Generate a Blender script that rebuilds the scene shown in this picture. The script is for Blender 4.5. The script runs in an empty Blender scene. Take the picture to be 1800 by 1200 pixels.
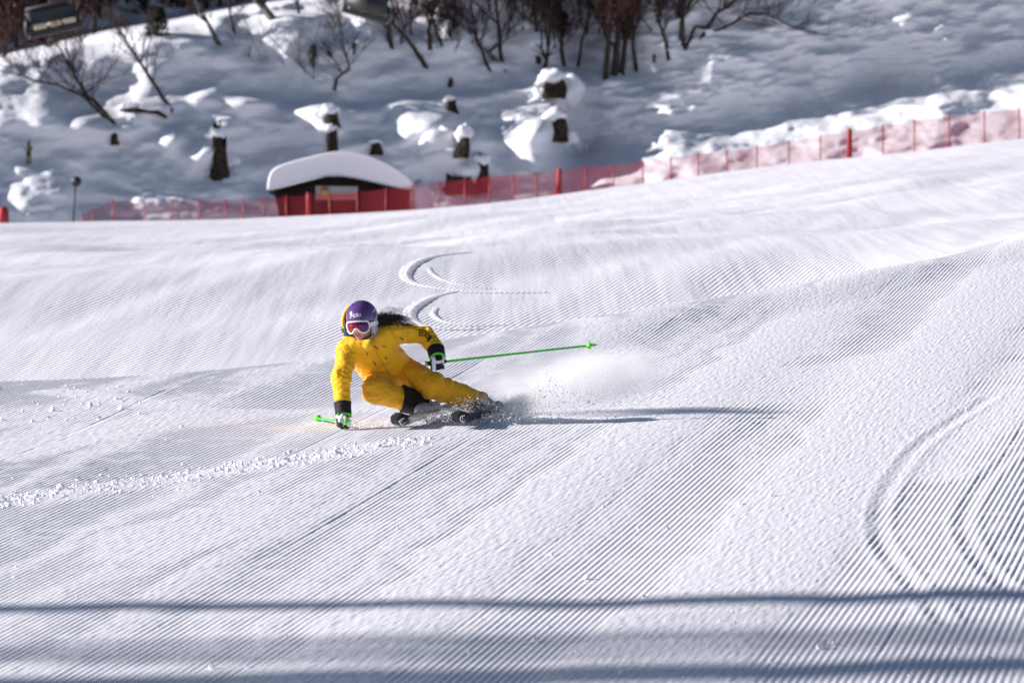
import bpy, bmesh, math, random, time
T0 = time.time()
import numpy as np
from mathutils import Vector, Matrix
from mathutils.bvhtree import BVHTree

scene = bpy.context.scene
COL = scene.collection
rng = np.random.default_rng(7)
random.seed(7)

# ------------------------------------------------------------------ camera, sky, sun, exposure
FPX = 10000.0                       # focal length in pixels of the 1800 px wide picture (200 mm)
cam_d = bpy.data.cameras.new('camera')
cam_d.lens = 200.0; cam_d.sensor_width = 36.0; cam_d.sensor_fit = 'HORIZONTAL'
cam_d.clip_start = 0.5; cam_d.clip_end = 3000.0
cam_d.dof.use_dof = True; cam_d.dof.focus_distance = 39.9; cam_d.dof.aperture_fstop = 6.8
cam = bpy.data.objects.new('camera', cam_d); COL.objects.link(cam)
cam.location = (0, 0, 0); cam.rotation_euler = (math.radians(90), 0, 0)
scene.camera = cam

SUN_EL = math.radians(22.0)
SUN_AZ = math.radians(0.5)          # from the left, a little behind the scene
SUN = Vector((-math.cos(SUN_EL)*math.cos(SUN_AZ), math.cos(SUN_EL)*math.sin(SUN_AZ), math.sin(SUN_EL)))
world = bpy.data.worlds.new('World'); scene.world = world; world.use_nodes = True
wn = world.node_tree
sky = wn.nodes.new('ShaderNodeTexSky'); sky.sky_type = 'NISHITA'; sky.sun_disc = False
sky.sun_elevation = SUN_EL
sky.sun_rotation = math.atan2(SUN.x, SUN.y)
sky.altitude = 1800.0
bg = wn.nodes['Background']; bg.inputs[1].default_value = 0.05
wn.links.new(sky.outputs[0], bg.inputs[0])
sun_d = bpy.data.lights.new('sun', 'SUN'); sun_d.energy = 5.0; sun_d.angle = math.radians(0.53)
sun_d.color = (1.0, 0.95, 0.93)
sun = bpy.data.objects.new('sun', sun_d); COL.objects.link(sun)
sun.rotation_euler = SUN.to_track_quat('Z', 'Y').to_euler()
vs = scene.view_settings
vs.view_transform = 'Standard'; vs.look = 'None'; vs.gamma = 1.0; vs.use_curve_mapping = False
vs.exposure = 0.58
scene.cycles.max_bounces = 6; scene.cycles.volume_bounces = 6; scene.cycles.diffuse_bounces = 3
scene.cycles.transparent_max_bounces = 12

# ------------------------------------------------------------------ noise
def _h(ix, iy, iz, seed):
    n = (ix.astype(np.int64)*73856093) ^ (iy.astype(np.int64)*19349663) ^ (iz.astype(np.int64)*83492791) ^ (seed*2654435761)
    n = (n ^ (n >> 13)) * 1274126177
    n = n ^ (n >> 16)
    return (n & 0xFFFFF).astype(np.float32)/float(0xFFFFF)
def noise2(x, y, seed=0):
    x = np.asarray(x, float); y = np.asarray(y, float)
    x0 = np.floor(x); y0 = np.floor(y); fx = x-x0; fy = y-y0
    fx = fx*fx*(3-2*fx); fy = fy*fy*(3-2*fy); z = np.zeros_like(x0)
    a = _h(x0, y0, z, seed); b = _h(x0+1, y0, z, seed); c = _h(x0, y0+1, z, seed); d = _h(x0+1, y0+1, z, seed)
    return (a*(1-fx)+b*fx)*(1-fy)+(c*(1-fx)+d*fx)*fy
def fbm2(x, y, seed=0, o=4):
    s = 0; a = 0.5; t = 0
    for k in range(o):
        s = s+a*noise2(x*2**k+17.3*k, y*2**k-9.1*k, seed+k); t += a; a *= 0.5
    return s/t
def noise3(p, seed=0):
    f0 = np.floor(p); f = p-f0; f = f*f*(3-2*f); r = 0
    for i in (0, 1):
        for j in (0, 1):
            for k in (0, 1):
                w = (f[..., 0] if i else 1-f[..., 0])*(f[..., 1] if j else 1-f[..., 1])*(f[..., 2] if k else 1-f[..., 2])
                r = r+w*_h(f0[..., 0]+i, f0[..., 1]+j, f0[..., 2]+k, seed)
    return r
def sstep(a, b, x):
    t = np.clip((x-a)/(b-a), 0, 1); return t*t*(3-2*t)

# ------------------------------------------------------------------ materials
def mat(name, color=(.5, .5, .5), rough=.6, metal=0.0, spec=.5, coat=0.0, noise=None, bump=None, sheen=0.0, coord='Object'):
    m = bpy.data.materials.new(name); m.use_nodes = True
    nt = m.node_tree; b = nt.nodes['Principled BSDF']
    b.inputs['Base Color'].default_value = (*color, 1); b.inputs['Roughness'].default_value = rough
    b.inputs['Metallic'].default_value = metal; b.inputs['Specular IOR Level'].default_value = spec
    b.inputs['Coat Weight'].default_value = coat; b.inputs['Sheen Weight'].default_value = sheen
    tc = nt.nodes.new('ShaderNodeTexCoord')
    if noise:                                        # (scale, dark colour, contrast)
        n = nt.nodes.new('ShaderNodeTexNoise'); n.inputs['Scale'].default_value = noise[0]; n.inputs['Detail'].default_value = 5
        r = nt.nodes.new('ShaderNodeValToRGB')
        r.color_ramp.elements[0].position = .5-noise[2]; r.color_ramp.elements[1].position = .5+noise[2]
        r.color_ramp.elements[0].color = (*noise[1], 1); r.color_ramp.elements[1].color = (*color, 1)
        nt.links.new(tc.outputs[coord], n.inputs['Vector']); nt.links.new(n.outputs[0], r.inputs[0])
        nt.links.new(r.outputs[0], b.inputs['Base Color'])
    if bump:                                         # (scale, distance, strength)
        n = nt.nodes.new('ShaderNodeTexNoise'); n.inputs['Scale'].default_value = bump[0]; n.inputs['Detail'].default_value = 4
        bp = nt.nodes.new('ShaderNodeBump'); bp.inputs['Distance'].default_value = bump[1]; bp.inputs['Strength'].default_value = bump[2]
        nt.links.new(tc.outputs[coord], n.inputs['Vector']); nt.links.new(n.outputs[0], bp.inputs['Height'])
        nt.links.new(bp.outputs[0], b.inputs['Normal'])
    return m

SNOW = (.872, .850, .90)
M = {}
M['snow_near'] = mat('groomed_snow', SNOW, .6, spec=.25, bump=(90, .006, .35))
M['snow_hill'] = mat('deep_snow', (.842, .845, .895), .7, spec=.15, noise=(.35, (.80, .805, .86), .25), bump=(2.2, .10, .5))
M['snow_cap'] = mat('cap_snow', (.865, .85, .895), .7, spec=.15, bump=(3.0, .05, .4))
M['lump'] = mat('crumbled_snow', (.882, .868, .905), .65, spec=.2, bump=(60, .01, .5))
M['jacket'] = mat('yellow_shell_fabric', (.94, .505, .008), .62, spec=.3, sheen=.15, noise=(9, (.90, .46, .007), .3), bump=(15, .022, .5))
M['trouser'] = mat('ochre_trouser_fabric', (.88, .44, .008), .62, spec=.3, sheen=.15, noise=(9, (.83, .40, .007), .3), bump=(13, .024, .5))
M['black'] = mat('black_fabric', (.012, .012, .013), .7, spec=.3, bump=(120, .003, .4))
M['black_gloss'] = mat('black_ski_base', (.012, .012, .014), .28, spec=.5, coat=.2)
M['print'] = mat('black_print', (.015, .012, .008), .6)
M['seam'] = mat('ochre_seam_thread', (.52, .235, .010), .7)
M['white'] = mat('white_plastic', (.8, .8, .82), .35)
M['white_print'] = mat('white_print', (.85, .85, .87), .45)
M['purple'] = mat('purple_helmet_shell', (.115, .05, .21), .22, spec=.5, coat=.6, noise=(14, (.10, .042, .19), .3))
M['lilac'] = mat('pale_lilac_plastic', (.50, .47, .60), .35)
M['skin'] = mat('skin', (.55, .33, .25), .5, spec=.35, noise=(25, (.47, .26, .2), .3))
M['lip'] = mat('lips', (.42, .13, .13), .45)
M['hair'] = mat('dark_hair', (.014, .010, .009), .45, spec=.4)
M['green'] = mat('neon_green', (.06, .68, .05), .35, spec=.5)
M['green_rubber'] = mat('bright_green_strap', (.13, .72, .05), .5)
M['glove_black'] = mat('black_leather', (.014, .014, .015), .45, spec=.4, bump=(60, .004, .4))
M['glove_white'] = mat('white_leather', (.7, .7, .72), .5)
M['boot'] = mat('pale_grey_boot_shell', (.50, .50, .54), .4, noise=(20, (.4, .4, .44), .3))
M['boot_dark'] = mat('dark_grey_boot_shell', (.09, .085, .085), .5, noise=(22, (.20, .19, .19), .25))
M['lining'] = mat('dark_hood_lining', (.02, .025, .04), .8)
M['steel'] = mat('steel', (.5, .5, .52), .3, metal=1.0)
M['bark'] = mat('grey_brown_bark', (.085, .062, .05), .9, spec=.1, noise=(3.0, (.03, .024, .022), .2), bump=(6, .05, .6))
M['bark_pale'] = mat('pale_birch_bark', (.26, .23, .21), .85, spec=.1, noise=(2.2, (.06, .05, .045), .15), bump=(6, .04, .5))
M['twig'] = mat('brown_twigs', (.075, .045, .04), .9, spec=.05, noise=(.5, (.045, .028, .028), .2))
M['twig_red'] = mat('reddish_twigs', (.085, .04, .034), .9, spec=.05, noise=(.3, (.045, .022, .02), .2))
M['stump'] = mat('weathered_stump_wood', (.075, .055, .042), .9, spec=.1, noise=(4, (.012, .009, .007), .22), bump=(9, .06, .8))
M['wood_dark'] = mat('dark_hut_boards', (.028, .020, .017), .85, spec=.1, noise=(3, (.014, .010, .009), .25), bump=(12, .02, .5))
M['board'] = mat('grey_notice_board', (.30, .30, .31), .5)
M['emblem'] = mat('tan_round_emblem', (.42, .22, .08), .6)
M['red_stripe'] = mat('faded_red_band', (.5, .12, .12), .6)
M['red'] = mat('red_plastic_pole', (.36, .03, .025), .45)
M['red_pad'] = mat('red_padding', (.38, .015, .018), .6, noise=(5, (.31, .012, .014), .25))
M['dark_metal'] = mat('dark_grey_metal', (.025, .025, .028), .5, noise=(3, (.018, .018, .02), .3))
M['grey_metal'] = mat('grey_chair_shell', (.07, .075, .085), .4)
M['cushion'] = mat('beige_seat_cushion', (.55, .47, .32), .7)
M['evergreen'] = mat('dark_evergreen_needles', (.02, .028, .016), .8, spec=.1, noise=(2, (.008, .012, .008), .25))
M['cloth_blue'] = mat('blue_cloth', (.04, .12, .2), .8)
M['cloth_olive'] = mat('olive_cloth', (.12, .095, .03), .8)
M['cloth_dark'] = mat('dark_cloth', (.015, .014, .014), .8)

def spray_material():
    m = bpy.data.materials.new('airborne_snow'); m.use_nodes = True; nt = m.node_tree; out = nt.nodes['Material Output']; b = nt.nodes['Principled BSDF']
    b.inputs['Base Color'].default_value = (.92, .925, .94, 1); b.inputs['Roughness'].default_value = .8
    tl = nt.nodes.new('ShaderNodeBsdfTranslucent'); tl.inputs[0].default_value = (.92, .925, .94, 1)
    mx = nt.nodes.new('ShaderNodeMixShader'); mx.inputs[0].default_value = .5
    nt.links.new(b.outputs[0], mx.inputs[1]); nt.links.new(tl.outputs[0], mx.inputs[2]); nt.links.new(mx.outputs[0], out.inputs[0]); return m
M['spray'] = spray_material()
def net_material():
    m = bpy.data.materials.new('red_safety_net'); m.use_nodes = True
    nt = m.node_tree; out = nt.nodes['Material Output']; b = nt.nodes['Principled BSDF']
    b.inputs['Base Color'].default_value = (.26, .016, .03, 1); b.inputs['Roughness'].default_value = .7
    b.inputs['Specular IOR Level'].default_value = .1
    tr = nt.nodes.new('ShaderNodeBsdfTransparent'); mx = nt.nodes.new('ShaderNodeMixShader')
    tl = nt.nodes.new('ShaderNodeBsdfTranslucent'); tl.inputs[0].default_value = (.34, .026, .048, 1)
    m2 = nt.nodes.new('ShaderNodeMixShader'); m2.inputs[0].default_value = .4
    nt.links.new(b.outputs[0], m2.inputs[1]); nt.links.new(tl.outputs[0], m2.inputs[2])
    tc = nt.nodes.new('ShaderNodeTexCoord'); n = nt.nodes.new('ShaderNodeTexNoise'); n.inputs['Scale'].default_value = .7
    mr = nt.nodes.new('ShaderNodeMapRange')                  # how far the meshes are pulled open
    mr.inputs[1].default_value = .3; mr.inputs[2].default_value = .7; mr.inputs[3].default_value = .30; mr.inputs[4].default_value = .44
    nt.links.new(tc.outputs['Object'], n.inputs['Vector']); nt.links.new(n.outputs[0], mr.inputs[0])
    nt.links.new(mr.outputs[0], mx.inputs[0]); nt.links.new(tr.outputs[0], mx.inputs[1]); nt.links.new(m2.outputs[0], mx.inputs[2])
    nt.links.new(mx.outputs[0], out.inputs[0])
    return m
M['net'] = net_material()

LU = (0.9899, -0.1416)       # plan vector across the groomer lines (u); the lines run along v = (0.1416, 0.9899)
def piste_material():
    """far piste: groomer corduroy and scuffs as fine relief"""
    m = mat('far_groomed_snow', SNOW, .6, spec=.25)
    nt = m.node_tree; b = nt.nodes['Principled BSDF']
    N = nt.nodes.new; L = nt.links.new
    tc = N('ShaderNodeTexCoord')
    wob = N('ShaderNodeTexNoise'); wob.inputs['Scale'].default_value = .22; wob.inputs['Detail'].default_value = 2
    L(tc.outputs['Object'], wob.inputs['Vector'])
    dot = N('ShaderNodeVectorMath'); dot.operation = 'DOT_PRODUCT'; dot.inputs[1].default_value = (LU[0], LU[1], 0)
    L(tc.outputs['Object'], dot.inputs[0])
    sy = N('ShaderNodeSeparateXYZ'); L(tc.outputs['Object'], sy.inputs[0])
    gt = N('ShaderNodeMath'); gt.operation = 'GREATER_THAN'; gt.inputs[1].default_value = 54; L(sy.outputs[1], gt.inputs[0])
    fr = N('ShaderNodeMapRange'); fr.inputs[3].default_value = 2*math.pi/.037; fr.inputs[4].default_value = 2*math.pi/.068; L(gt.outputs[0], fr.inputs[0])
    mu = N('ShaderNodeMath'); mu.operation = 'MULTIPLY'; L(fr.outputs[0], mu.inputs[1])
    L(dot.outputs['Value'], mu.inputs[0])
    sn = N('ShaderNodeMath'); sn.operation = 'SINE'; L(mu.outputs[0], sn.inputs[0])
    # scuffed strips along the lines
    mp = N('ShaderNodeMapping'); mp.vector_type = 'POINT'
    mp.inputs['Rotation'].default_value = (0, 0, math.radians(8.1)); mp.inputs['Scale'].default_value = (.55, .04, .2)
    L(tc.outputs['Object'], mp.inputs['Vector'])
    sc = N('ShaderNodeTexNoise'); sc.inputs['Scale'].default_value = 1.0; sc.inputs['Detail'].default_value = 4
    L(mp.outputs[0], sc.inputs['Vector'])
    rp = N('ShaderNodeMapRange'); rp.inputs[1].default_value = .36; rp.inputs[2].default_value = .48
    L(sc.outputs[0], rp.inputs[0])
    am = N('ShaderNodeMath'); am.operation = 'MULTIPLY'; L(sn.outputs[0], am.inputs[0]); L(rp.outputs[0], am.inputs[1])
    ge = N('ShaderNodeNewGeometry'); sv = N('ShaderNodeVectorMath'); sv.operation = 'SCALE'; sv.inputs[0].default_value = (-LU[0]*.30, -LU[1]*.30, 0)
    L(am.outputs[0], sv.inputs['Scale']); av = N('ShaderNodeVectorMath'); av.operation = 'ADD'; L(ge.outputs['Normal'], av.inputs[0]); L(sv.outputs[0], av.inputs[1])
    bp1 = N('ShaderNodeVectorMath'); bp1.operation = 'NORMALIZE'; L(av.outputs[0], bp1.inputs[0])
    nz = N('ShaderNodeTexNoise'); nz.inputs['Scale'].default_value = 9; nz.inputs['Detail'].default_value = 6; nz.inputs['Roughness'].default_value = .7
    L(tc.outputs['Object'], nz.inputs['Vector'])
    bp2 = N('ShaderNodeBump'); bp2.inputs['Distance'].default_value = .02; bp2.inputs['Strength'].default_value = .1
    L(nz.outputs[0], bp2.inputs['Height']); L(bp1.outputs[0], bp2.inputs['Normal'])
    # long streaks left by the groomer
    mp2 = N('ShaderNodeMapping'); mp2.inputs['Rotation'].default_value = (0, 0, math.radians(8.1)); mp2.inputs['Scale'].default_value = (2.2, .06, 1)
    L(tc.outputs['Object'], mp2.inputs['Vector'])
    st = N('ShaderNodeTexNoise'); st.inputs['Scale'].default_value = 1; st.inputs['Detail'].default_value = 3
    L(mp2.outputs[0], st.inputs['Vector'])
    bp3 = N('ShaderNodeBump'); bp3.inputs['Distance'].default_value = .06; bp3.inputs['Strength'].default_value = .5
    L(st.outputs[0], bp3.inputs['Height']); L(bp2.outputs[0], bp3.inputs['Normal'])
    L(bp3.outputs[0], b.inputs['Normal'])
    return m
M['snow_far'] = piste_material()

# ------------------------------------------------------------------ object helpers
def tag(o, label=None, cat=None, group=None, kind=None):
    if label: o['label'] = label
    if cat: o['category'] = cat
    if group: o['group'] = group
    if kind: o['kind'] = kind
    return o
def new_obj(name, me, parent=None, m=None):
    o = bpy.data.objects.new(name, me); COL.objects.link(o)
    if m is not None and me is not None: me.materials.append(m)
    if parent is not None:
        o.parent = parent; o.matrix_parent_inverse = Matrix.Translation(parent.location).inverted()
    return o
def empty(name, loc):
    o = bpy.data.objects.new(name, None); COL.objects.link(o); o.location = loc; o.empty_display_size = .2
    return o
def mesh_np(name, V, Fq, smooth=True, m=None, parent=None):
    V = np.asarray(V, np.float32); Fq = np.asarray(Fq, np.int32)
    me = bpy.data.meshes.new(name); n = Fq.shape[1]
    me.vertices.add(len(V)); me.vertices.foreach_set('co', V.ravel())
    me.loops.add(Fq.size); me.loops.foreach_set('vertex_index', Fq.ravel())
    me.polygons.add(len(Fq)); me.polygons.foreach_set('loop_start', np.arange(0, Fq.size, n, dtype=np.int32))
    me.polygons.foreach_set('use_smooth', np.full(len(Fq), smooth, dtype=bool))
    me.update(calc_edges=True); me.validate()
    return new_obj(name, me, parent, m)
class MB:
    """collects boxes, tubes, blobs into one mesh"""
    def __init__(s): s.V = []; s.F = []
    def add(s, V, F):
        b = len(s.V); s.V.extend([tuple(v) for v in V]); s.F.extend([tuple(i+b for i in f) for f in F])
    def tube(s, pts, rad, seg=8, cap=True):
        pts = [Vector(p) for p in pts]; n = len(pts)
        if not hasattr(rad, '__len__'): rad = [rad]*n
        V = []; F = []; ref = None
        for i, p in enumerate(pts):
            t = (pts[min(i+1, n-1)]-pts[max(i-1, 0)])
            t = t.normalized() if t.length > 1e-9 else Vector((0, 0, 1))
            if ref is None: ref = t.orthogonal().normalized()
            ref = (ref-t*ref.dot(t)); ref = ref.normalized() if ref.length > 1e-6 else t.orthogonal().normalized()
            bn = t.cross(ref)
            for k in range(seg):
                a = 2*math.pi*k/seg
                V.append(p+(ref*math.cos(a)+bn*math.sin(a))*rad[i])
        for i in range(n-1):
            for k in range(seg):
                k2 = (k+1) % seg
                F.append((i*seg+k, i*seg+k2, (i+1)*seg+k2, (i+1)*seg+k))
        if cap:
            F.append(tuple(reversed(range(seg)))); F.append(tuple(range((n-1)*seg, n*seg)))
        s.add(V, F)
    def box(s, c, sx, sy, sz, R=None):
        c = Vector(c); V = []
        for dz in (-1, 1):
            for dy in (-1, 1):
                for dx in (-1, 1):
                    v = Vector((dx*sx/2, dy*sy/2, dz*sz/2)); V.append(c+(R @ v if R else v))
        s.add(V, [(0, 2, 3, 1), (4, 5, 7, 6), (0, 1, 5, 4), (2, 6, 7, 3), (0, 4, 6, 2), (1, 3, 7, 5)])
    def blob(s, c, rx, ry, rz, seg=12, rings=8, wob=.0, seed=0, R=None):
        c = Vector(c); V = []; F = []; r_ = random.Random(seed)
        ph = [r_.uniform(0, 6.28) for _ in range(6)]
        for i in range(rings+1):
            th = math.pi*i/rings
            for k in range(seg):
                a = 2*math.pi*k/seg
                w = 1+wob*(math.sin(2*a+ph[0]+2*th)*.5+math.sin(3*a+ph[1]-3*th)*.4+math.sin(5*th+ph[2]+a)*.3)
                v = Vector((rx*math.sin(th)*math.cos(a), ry*math.sin(th)*math.sin(a), rz*math.cos(th)))*w
                V.append(c+(R @ v if R else v))
        for i in range(rings):
            for k in range(seg):
                k2 = (k+1) % seg
                F.append((i*seg+k, (i+1)*seg+k, (i+1)*seg+k2, i*seg+k2))
        s.add(V, F)
    def build(s, name, m, parent=None, smooth=True):
        me = bpy.data.meshes.new(name); me.from_pydata(s.V, [], s.F)
        me.polygons.foreach_set('use_smooth', [smooth]*len(me.polygons)); me.validate(); me.update()
        return new_obj(name, me, parent, m)
def bevel(o, w=.01, seg=2):
    md = o.modifiers.new('bevel', 'BEVEL'); md.width = w; md.segments = seg; md.limit_method = 'ANGLE'
    return o
def at(px, py, Y): return Vector(((px-900)/FPX*Y, Y, (600-py)/FPX*Y))

# ------------------------------------------------------------------ piste shape
KN = np.array([0., 450., 900., 1350., 1800.])
def nspline(vals):
    n = len(KN); h = np.diff(KN); A = np.eye(n); r = np.zeros(n); v = np.asarray(vals, float)
    for i in range(1, n-1):
        A[i, i-1] = h[i-1]; A[i, i] = 2*(h[i-1]+h[i]); A[i, i+1] = h[i]
        r[i] = 6*((v[i+1]-v[i])/h[i]-(v[i]-v[i-1])/h[i-1])
    Mm = np.linalg.solve(A, r)
    def f(x):
        xc = np.clip(x, KN[0], KN[-1]); k = np.clip(np.searchsorted(KN, xc, side='right')-1, 0, n-2)
        a = (KN[k+1]-xc)/h[k]; b = (xc-KN[k])/h[k]
        y = a*v[k]+b*v[k+1]+((a**3-a)*Mm[k]+(b**3-b)*Mm[k+1])*h[k]**2/6
        s0 = (v[1]-v[0])/h[0]-h[0]/6*(2*Mm[0]+Mm[1]); s1 = (v[-1]-v[-2])/h[-1]+h[-1]/6*(2*Mm[-1]+Mm[-2])
        return y+np.minimum(x-KN[0], 0)*s0+np.maximum(x-KN[-1], 0)*s1
    return f
CAMH, GRAD, SIDE = 3.276, 0.0676, 0.02
R1Y = nspline((45.0, 46.1, 50.2, 55.2, 63.7)); R1P = nspline((670, 643, 577, 508, 420))
ST = [  # (depth, picture height) of the rolls of the piste, left to right
    ((62, 65, 73, 82, 92), (596, 566, 510, 448, 386)),
    ((72, 82, 95, 108, 120), (503, 476, 438, 392, 340)),
    ((82, 93, 107, 121, 134), (515, 487, 436, 384, 330)),
    ((150, 155, 168, 178, 185), (446, 428, 392, 344, 298)),
    ((292, 290, 281, 266, 250), (404, 398, 364, 304, 255)),
    ((306, 304, 295, 280, 264), (425, 419, 385, 330, 285)),
    ((335, 335, 335, 335, 335), (450, 445, 430, 400, 370))]
STF = [(nspline(a), nspline(b)) for a, b in ST]
def piste_base(x, y):
    x = np.atleast_1d(np.asarray(x, float)); y = np.atleast_1d(np.asarray(y, float))
    px = np.clip(900+FPX*x/np.maximum(y, 4.0), -700, 2500)
    r1 = R1Y(px); Ys = [np.full_like(y, -30.), np.full_like(y, 20.), r1-5.0, r1, r1+9]
    tilt = SIDE*np.clip(x/np.maximum(y, 4.0), -.2, .2)
    plane = lambda q: -CAMH+(GRAD+tilt)*q
    z1 = r1*(600-R1P(px))/FPX
    Zs = [plane(Ys[0]), plane(Ys[1]), plane(Ys[2]), np.maximum(z1, plane(r1)-.05), (r1+9)*(600-R1P(px)-14)/FPX]
    for fy, fp in STF:
        q = fy(px); Ys.append(q); Zs.append(q*(600-fp(px))/FPX)
    Ys = np.array(Ys); Zs = np.array(Zs)
    d = np.diff(Zs, axis=0)/np.diff(Ys, axis=0)
    sl = np.zeros_like(Zs); sl[0] = d[0]; sl[-1] = d[-1]
    pr = d[:-1]*d[1:]; sl[1:-1] = np.where(pr > 0, 2*pr/np.where(np.abs(d[:-1]+d[1:]) < 1e-9, 1e-9, d[:-1]+d[1:]), 0)
    k = np.clip((Ys <= y).sum(0)-1, 0, len(Ys)-2)
    i = np.arange(len(y)); h = Ys[k+1, i]-Ys[k, i]; t = (y-Ys[k, i])/h
    t = np.clip(t, -5, 3)
    tt = np.clip(t, 0, 1)
    z = (2*tt**3-3*tt**2+1)*Zs[k, i]+(tt**3-2*tt**2+tt)*h*sl[k, i]+(-2*tt**3+3*tt**2)*Zs[k+1, i]+(tt**3-tt**2)*h*sl[k+1, i]
    return z+(t-tt)*h*np.where(t < 0, sl[0, i], sl[-1, i])
def piste_z(x, y):
    """smooth piste height without corduroy"""
    x = np.atleast_1d(np.asarray(x, float)); y = np.atleast_1d(np.asarray(y, float))
    u = x*LU[0]+y*LU[1]; v = -x*LU[1]+y*LU[0]
    z = piste_base(x, y)
    near = 1-sstep(56, 66, y)
    z = z+near*(.022*(fbm2(u*.5+3, v*.10, 11, 2)-.5)+.008*(noise2(u*1.7, v*.2, 5)-.5)+.030*(noise2(u*.12+5.3, v*.21, 15)-.5)*sstep(-6.6, -4.6, u+.02*(y-40)))
    # groomer passes: shallow trough turned away from the sun, and its shoulders
    z = z+near*(.007*np.exp(-((u+4.55)/.30)**2)-.010*np.exp(-((u+3.72)/.35)**2)+.008*np.exp(-((u+6.1)/.25)**2)-.010*np.exp(-((u+7.2)/.4)**2)
                -.009*np.exp(-((u+2.45)/.22)**2)+.006*np.exp(-((u+1.9)/.2)**2))
    far = sstep(56, 68, y)*(1-.85*sstep(170, 260, y))
    z = z+far*(.85*(fbm2(x*.09+9, y*.05, 21, 3)-.5)+.42*(fbm2((x-.30*y)*.28, y*.02, 25, 2)-.5)+.05*(fbm2(u*1.1, v*.03, 27, 2)-.5))
    return z
def ground_at(px, py, y0=20., y1=70.):
    ys = np.linspace(y0, y1, 900); d = piste_z((px-900)/FPX*ys, ys)-(600-py)/FPX*ys
    k = np.argmax(d > 0) if (d > 0).any() else len(ys)-1
    Y = ys[k]; return Vector(((px-900)/FPX*Y, Y, (600-py)/FPX*Y))
def zg(x, y): return float(piste_z(x, y)[0])
def pix_path(P, y0=20., y1=70., step=.25):
    pts = [ground_at(a, b, y0, y1) for a, b in P]; out = []
    for i in range(len(pts)-1):                       # smooth through the points
        p0 = pts[max(i-1, 0)]; p1 = pts[i]; p2 = pts[i+1]; p3 = pts[min(i+2, len(pts)-1)]
        n = max(3, int((p2-p1).length/step))
        for k in range(n):
            t = k/n
            q = .5*((2*p1)+(p2-p0)*t+(2*p0-5*p1+4*p2-p3)*t*t+(3*p1-p0-3*p2+p3)*t**3); out.append((q.x, q.y))
    out.append((pts[-1].x, pts[-1].y)); return np.array(out)
def polydist(x, y, P):
    best = np.full(x.shape, 1e9)
    for a, b in zip(P[:-1], P[1:]):
        m_ = (x > min(a[0], b[0])-1.6) & (x < max(a[0], b[0])+1.6) & (y > min(a[1], b[1])-4) & (y < max(a[1], b[1])+4)
        if not m_.any(): continue
        ab = b-a; L2 = (ab**2).sum()+1e-12
        t = np.clip(((x[m_]-a[0])*ab[0]+(y[m_]-a[1])*ab[1])/L2, 0, 1)
        d = np.hypot(x[m_]-a[0]-t*ab[0], y[m_]-a[1]-t*ab[1])
        best[m_] = np.minimum(best[m_], d)
    return best

# near sheet: every groomer ridge is real relief
du, dv = .0074, .060
us = np.arange(-12.9, .9, du); vsr = np.arange(22.5, 73.0, dv)
U, Vv = np.meshgrid(us, vsr, indexing='xy')
X = U*LU[0]-Vv*LU[1]; Y = U*LU[1]+Vv*LU[0]
pxg = 900+FPX*X/Y
keep = (np.abs(X) < .0945*Y+1.1) & (Y > 23.5) & (Y < R1Y(np.clip(pxg, -700, 2500))+4.0)
idx = -np.ones(U.shape, np.int64); idx[keep] = np.arange(keep.sum())
u = U[keep]; v = Vv[keep]; x = X[keep]; y = Y[keep]
z = piste_z(x, y)
scuff = np.zeros_like(u)
edge = (fbm2(u*3.0, v*.9, 31, 3)-.5)
def strip_u(a, b, s, va=0, vb=99, soft=.12):
    e = edge*.35
    return s*sstep(a-soft, a+soft*.4, u+e)*(1-sstep(b-soft*.4, b+soft, u+e))*sstep(va-1.5, va+1.5, v)*(1-sstep(vb-1.5, vb+1.5, v))
for a_ in ((-4.84, -4.30, 1.0), (-3.45, -2.62, .95), (-6.02, -5.84, .7), (-5.42, -5.30, .4), (-1.42, -1.25, .4), (-5.13, -5.06, .7), (-7.12, -7.02, .6), (-8.2, -8.05, .6), (-4.18, -4.12, .5), (-9.2, -9.02, .6), (-6.62, -6.56, .6)):
    scuff = np.maximum(scuff, strip_u(*a_))
def strip_p(P, w, s, soft=.5):
    d = polydist(x, y, pix_path(P)); return s*(1-sstep(w*(1-soft), w*(1+soft), d+edge*w*1.2))
WINDROW = [(-60, 892), (0, 884), (200, 858), (400, 828), (600, 797), (740, 776)]
for P, w, s in ((WINDROW, .22, 1.0),
                ([(-40, 805), (80, 783), (230, 750), (400, 728)], .45, .95),
                ([(120, 688), (150, 692), (250, 706), (350, 718), (480, 723), (720, 716)], .20, .9),
                ([(0, 740), (120, 725), (320, 708)], .55, .5),
                ([(1000, 738), (1130, 712), (1250, 692), (1500, 650), (1850, 590)], .55, .85),
                ([(1380, 700), (1600, 672), (1850, 640)], .45, .7),
                ([(1040, 560), (1080, 620), (1120, 660)], .25, .8),
                ([(1440, 510), (1430, 560), (1400, 620)], .35, .8),
                ([(1580, 830), (1700, 740), (1850, 680)], .5, .8)):
    scuff = np.maximum(scuff, strip_p(P, w, s))
scuff = np.maximum(scuff, .5*sstep(.66, .76, fbm2(u*1.1+40, v*.25, 51, 4)))
scuff = np.clip(scuff, 0, 1)
ph = u/.037+.10*np.sin(v*.23)+.25*(noise2(u*.4, v*.25, 61)-.5)
prof = .5+.5*np.cos(2*math.pi*ph); prof = prof**.85
amp = .0062*(.82+.3*noise2(u*1.5, v*.25, 71))*(1-.92*scuff)
amp = amp*(1-.30*sstep(.66, .85, noise2(u*12, v*5, 73)))
z = z+amp*(prof-.5)
g1 = noise2(u/.020, v/.10, 81); g2 = noise2(u/.011, v/.055, 83)
z = z+scuff*(.0030*(g1-.5)+.0040*(g2-.5)+.004)+.0010*(g2-.5)
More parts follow.
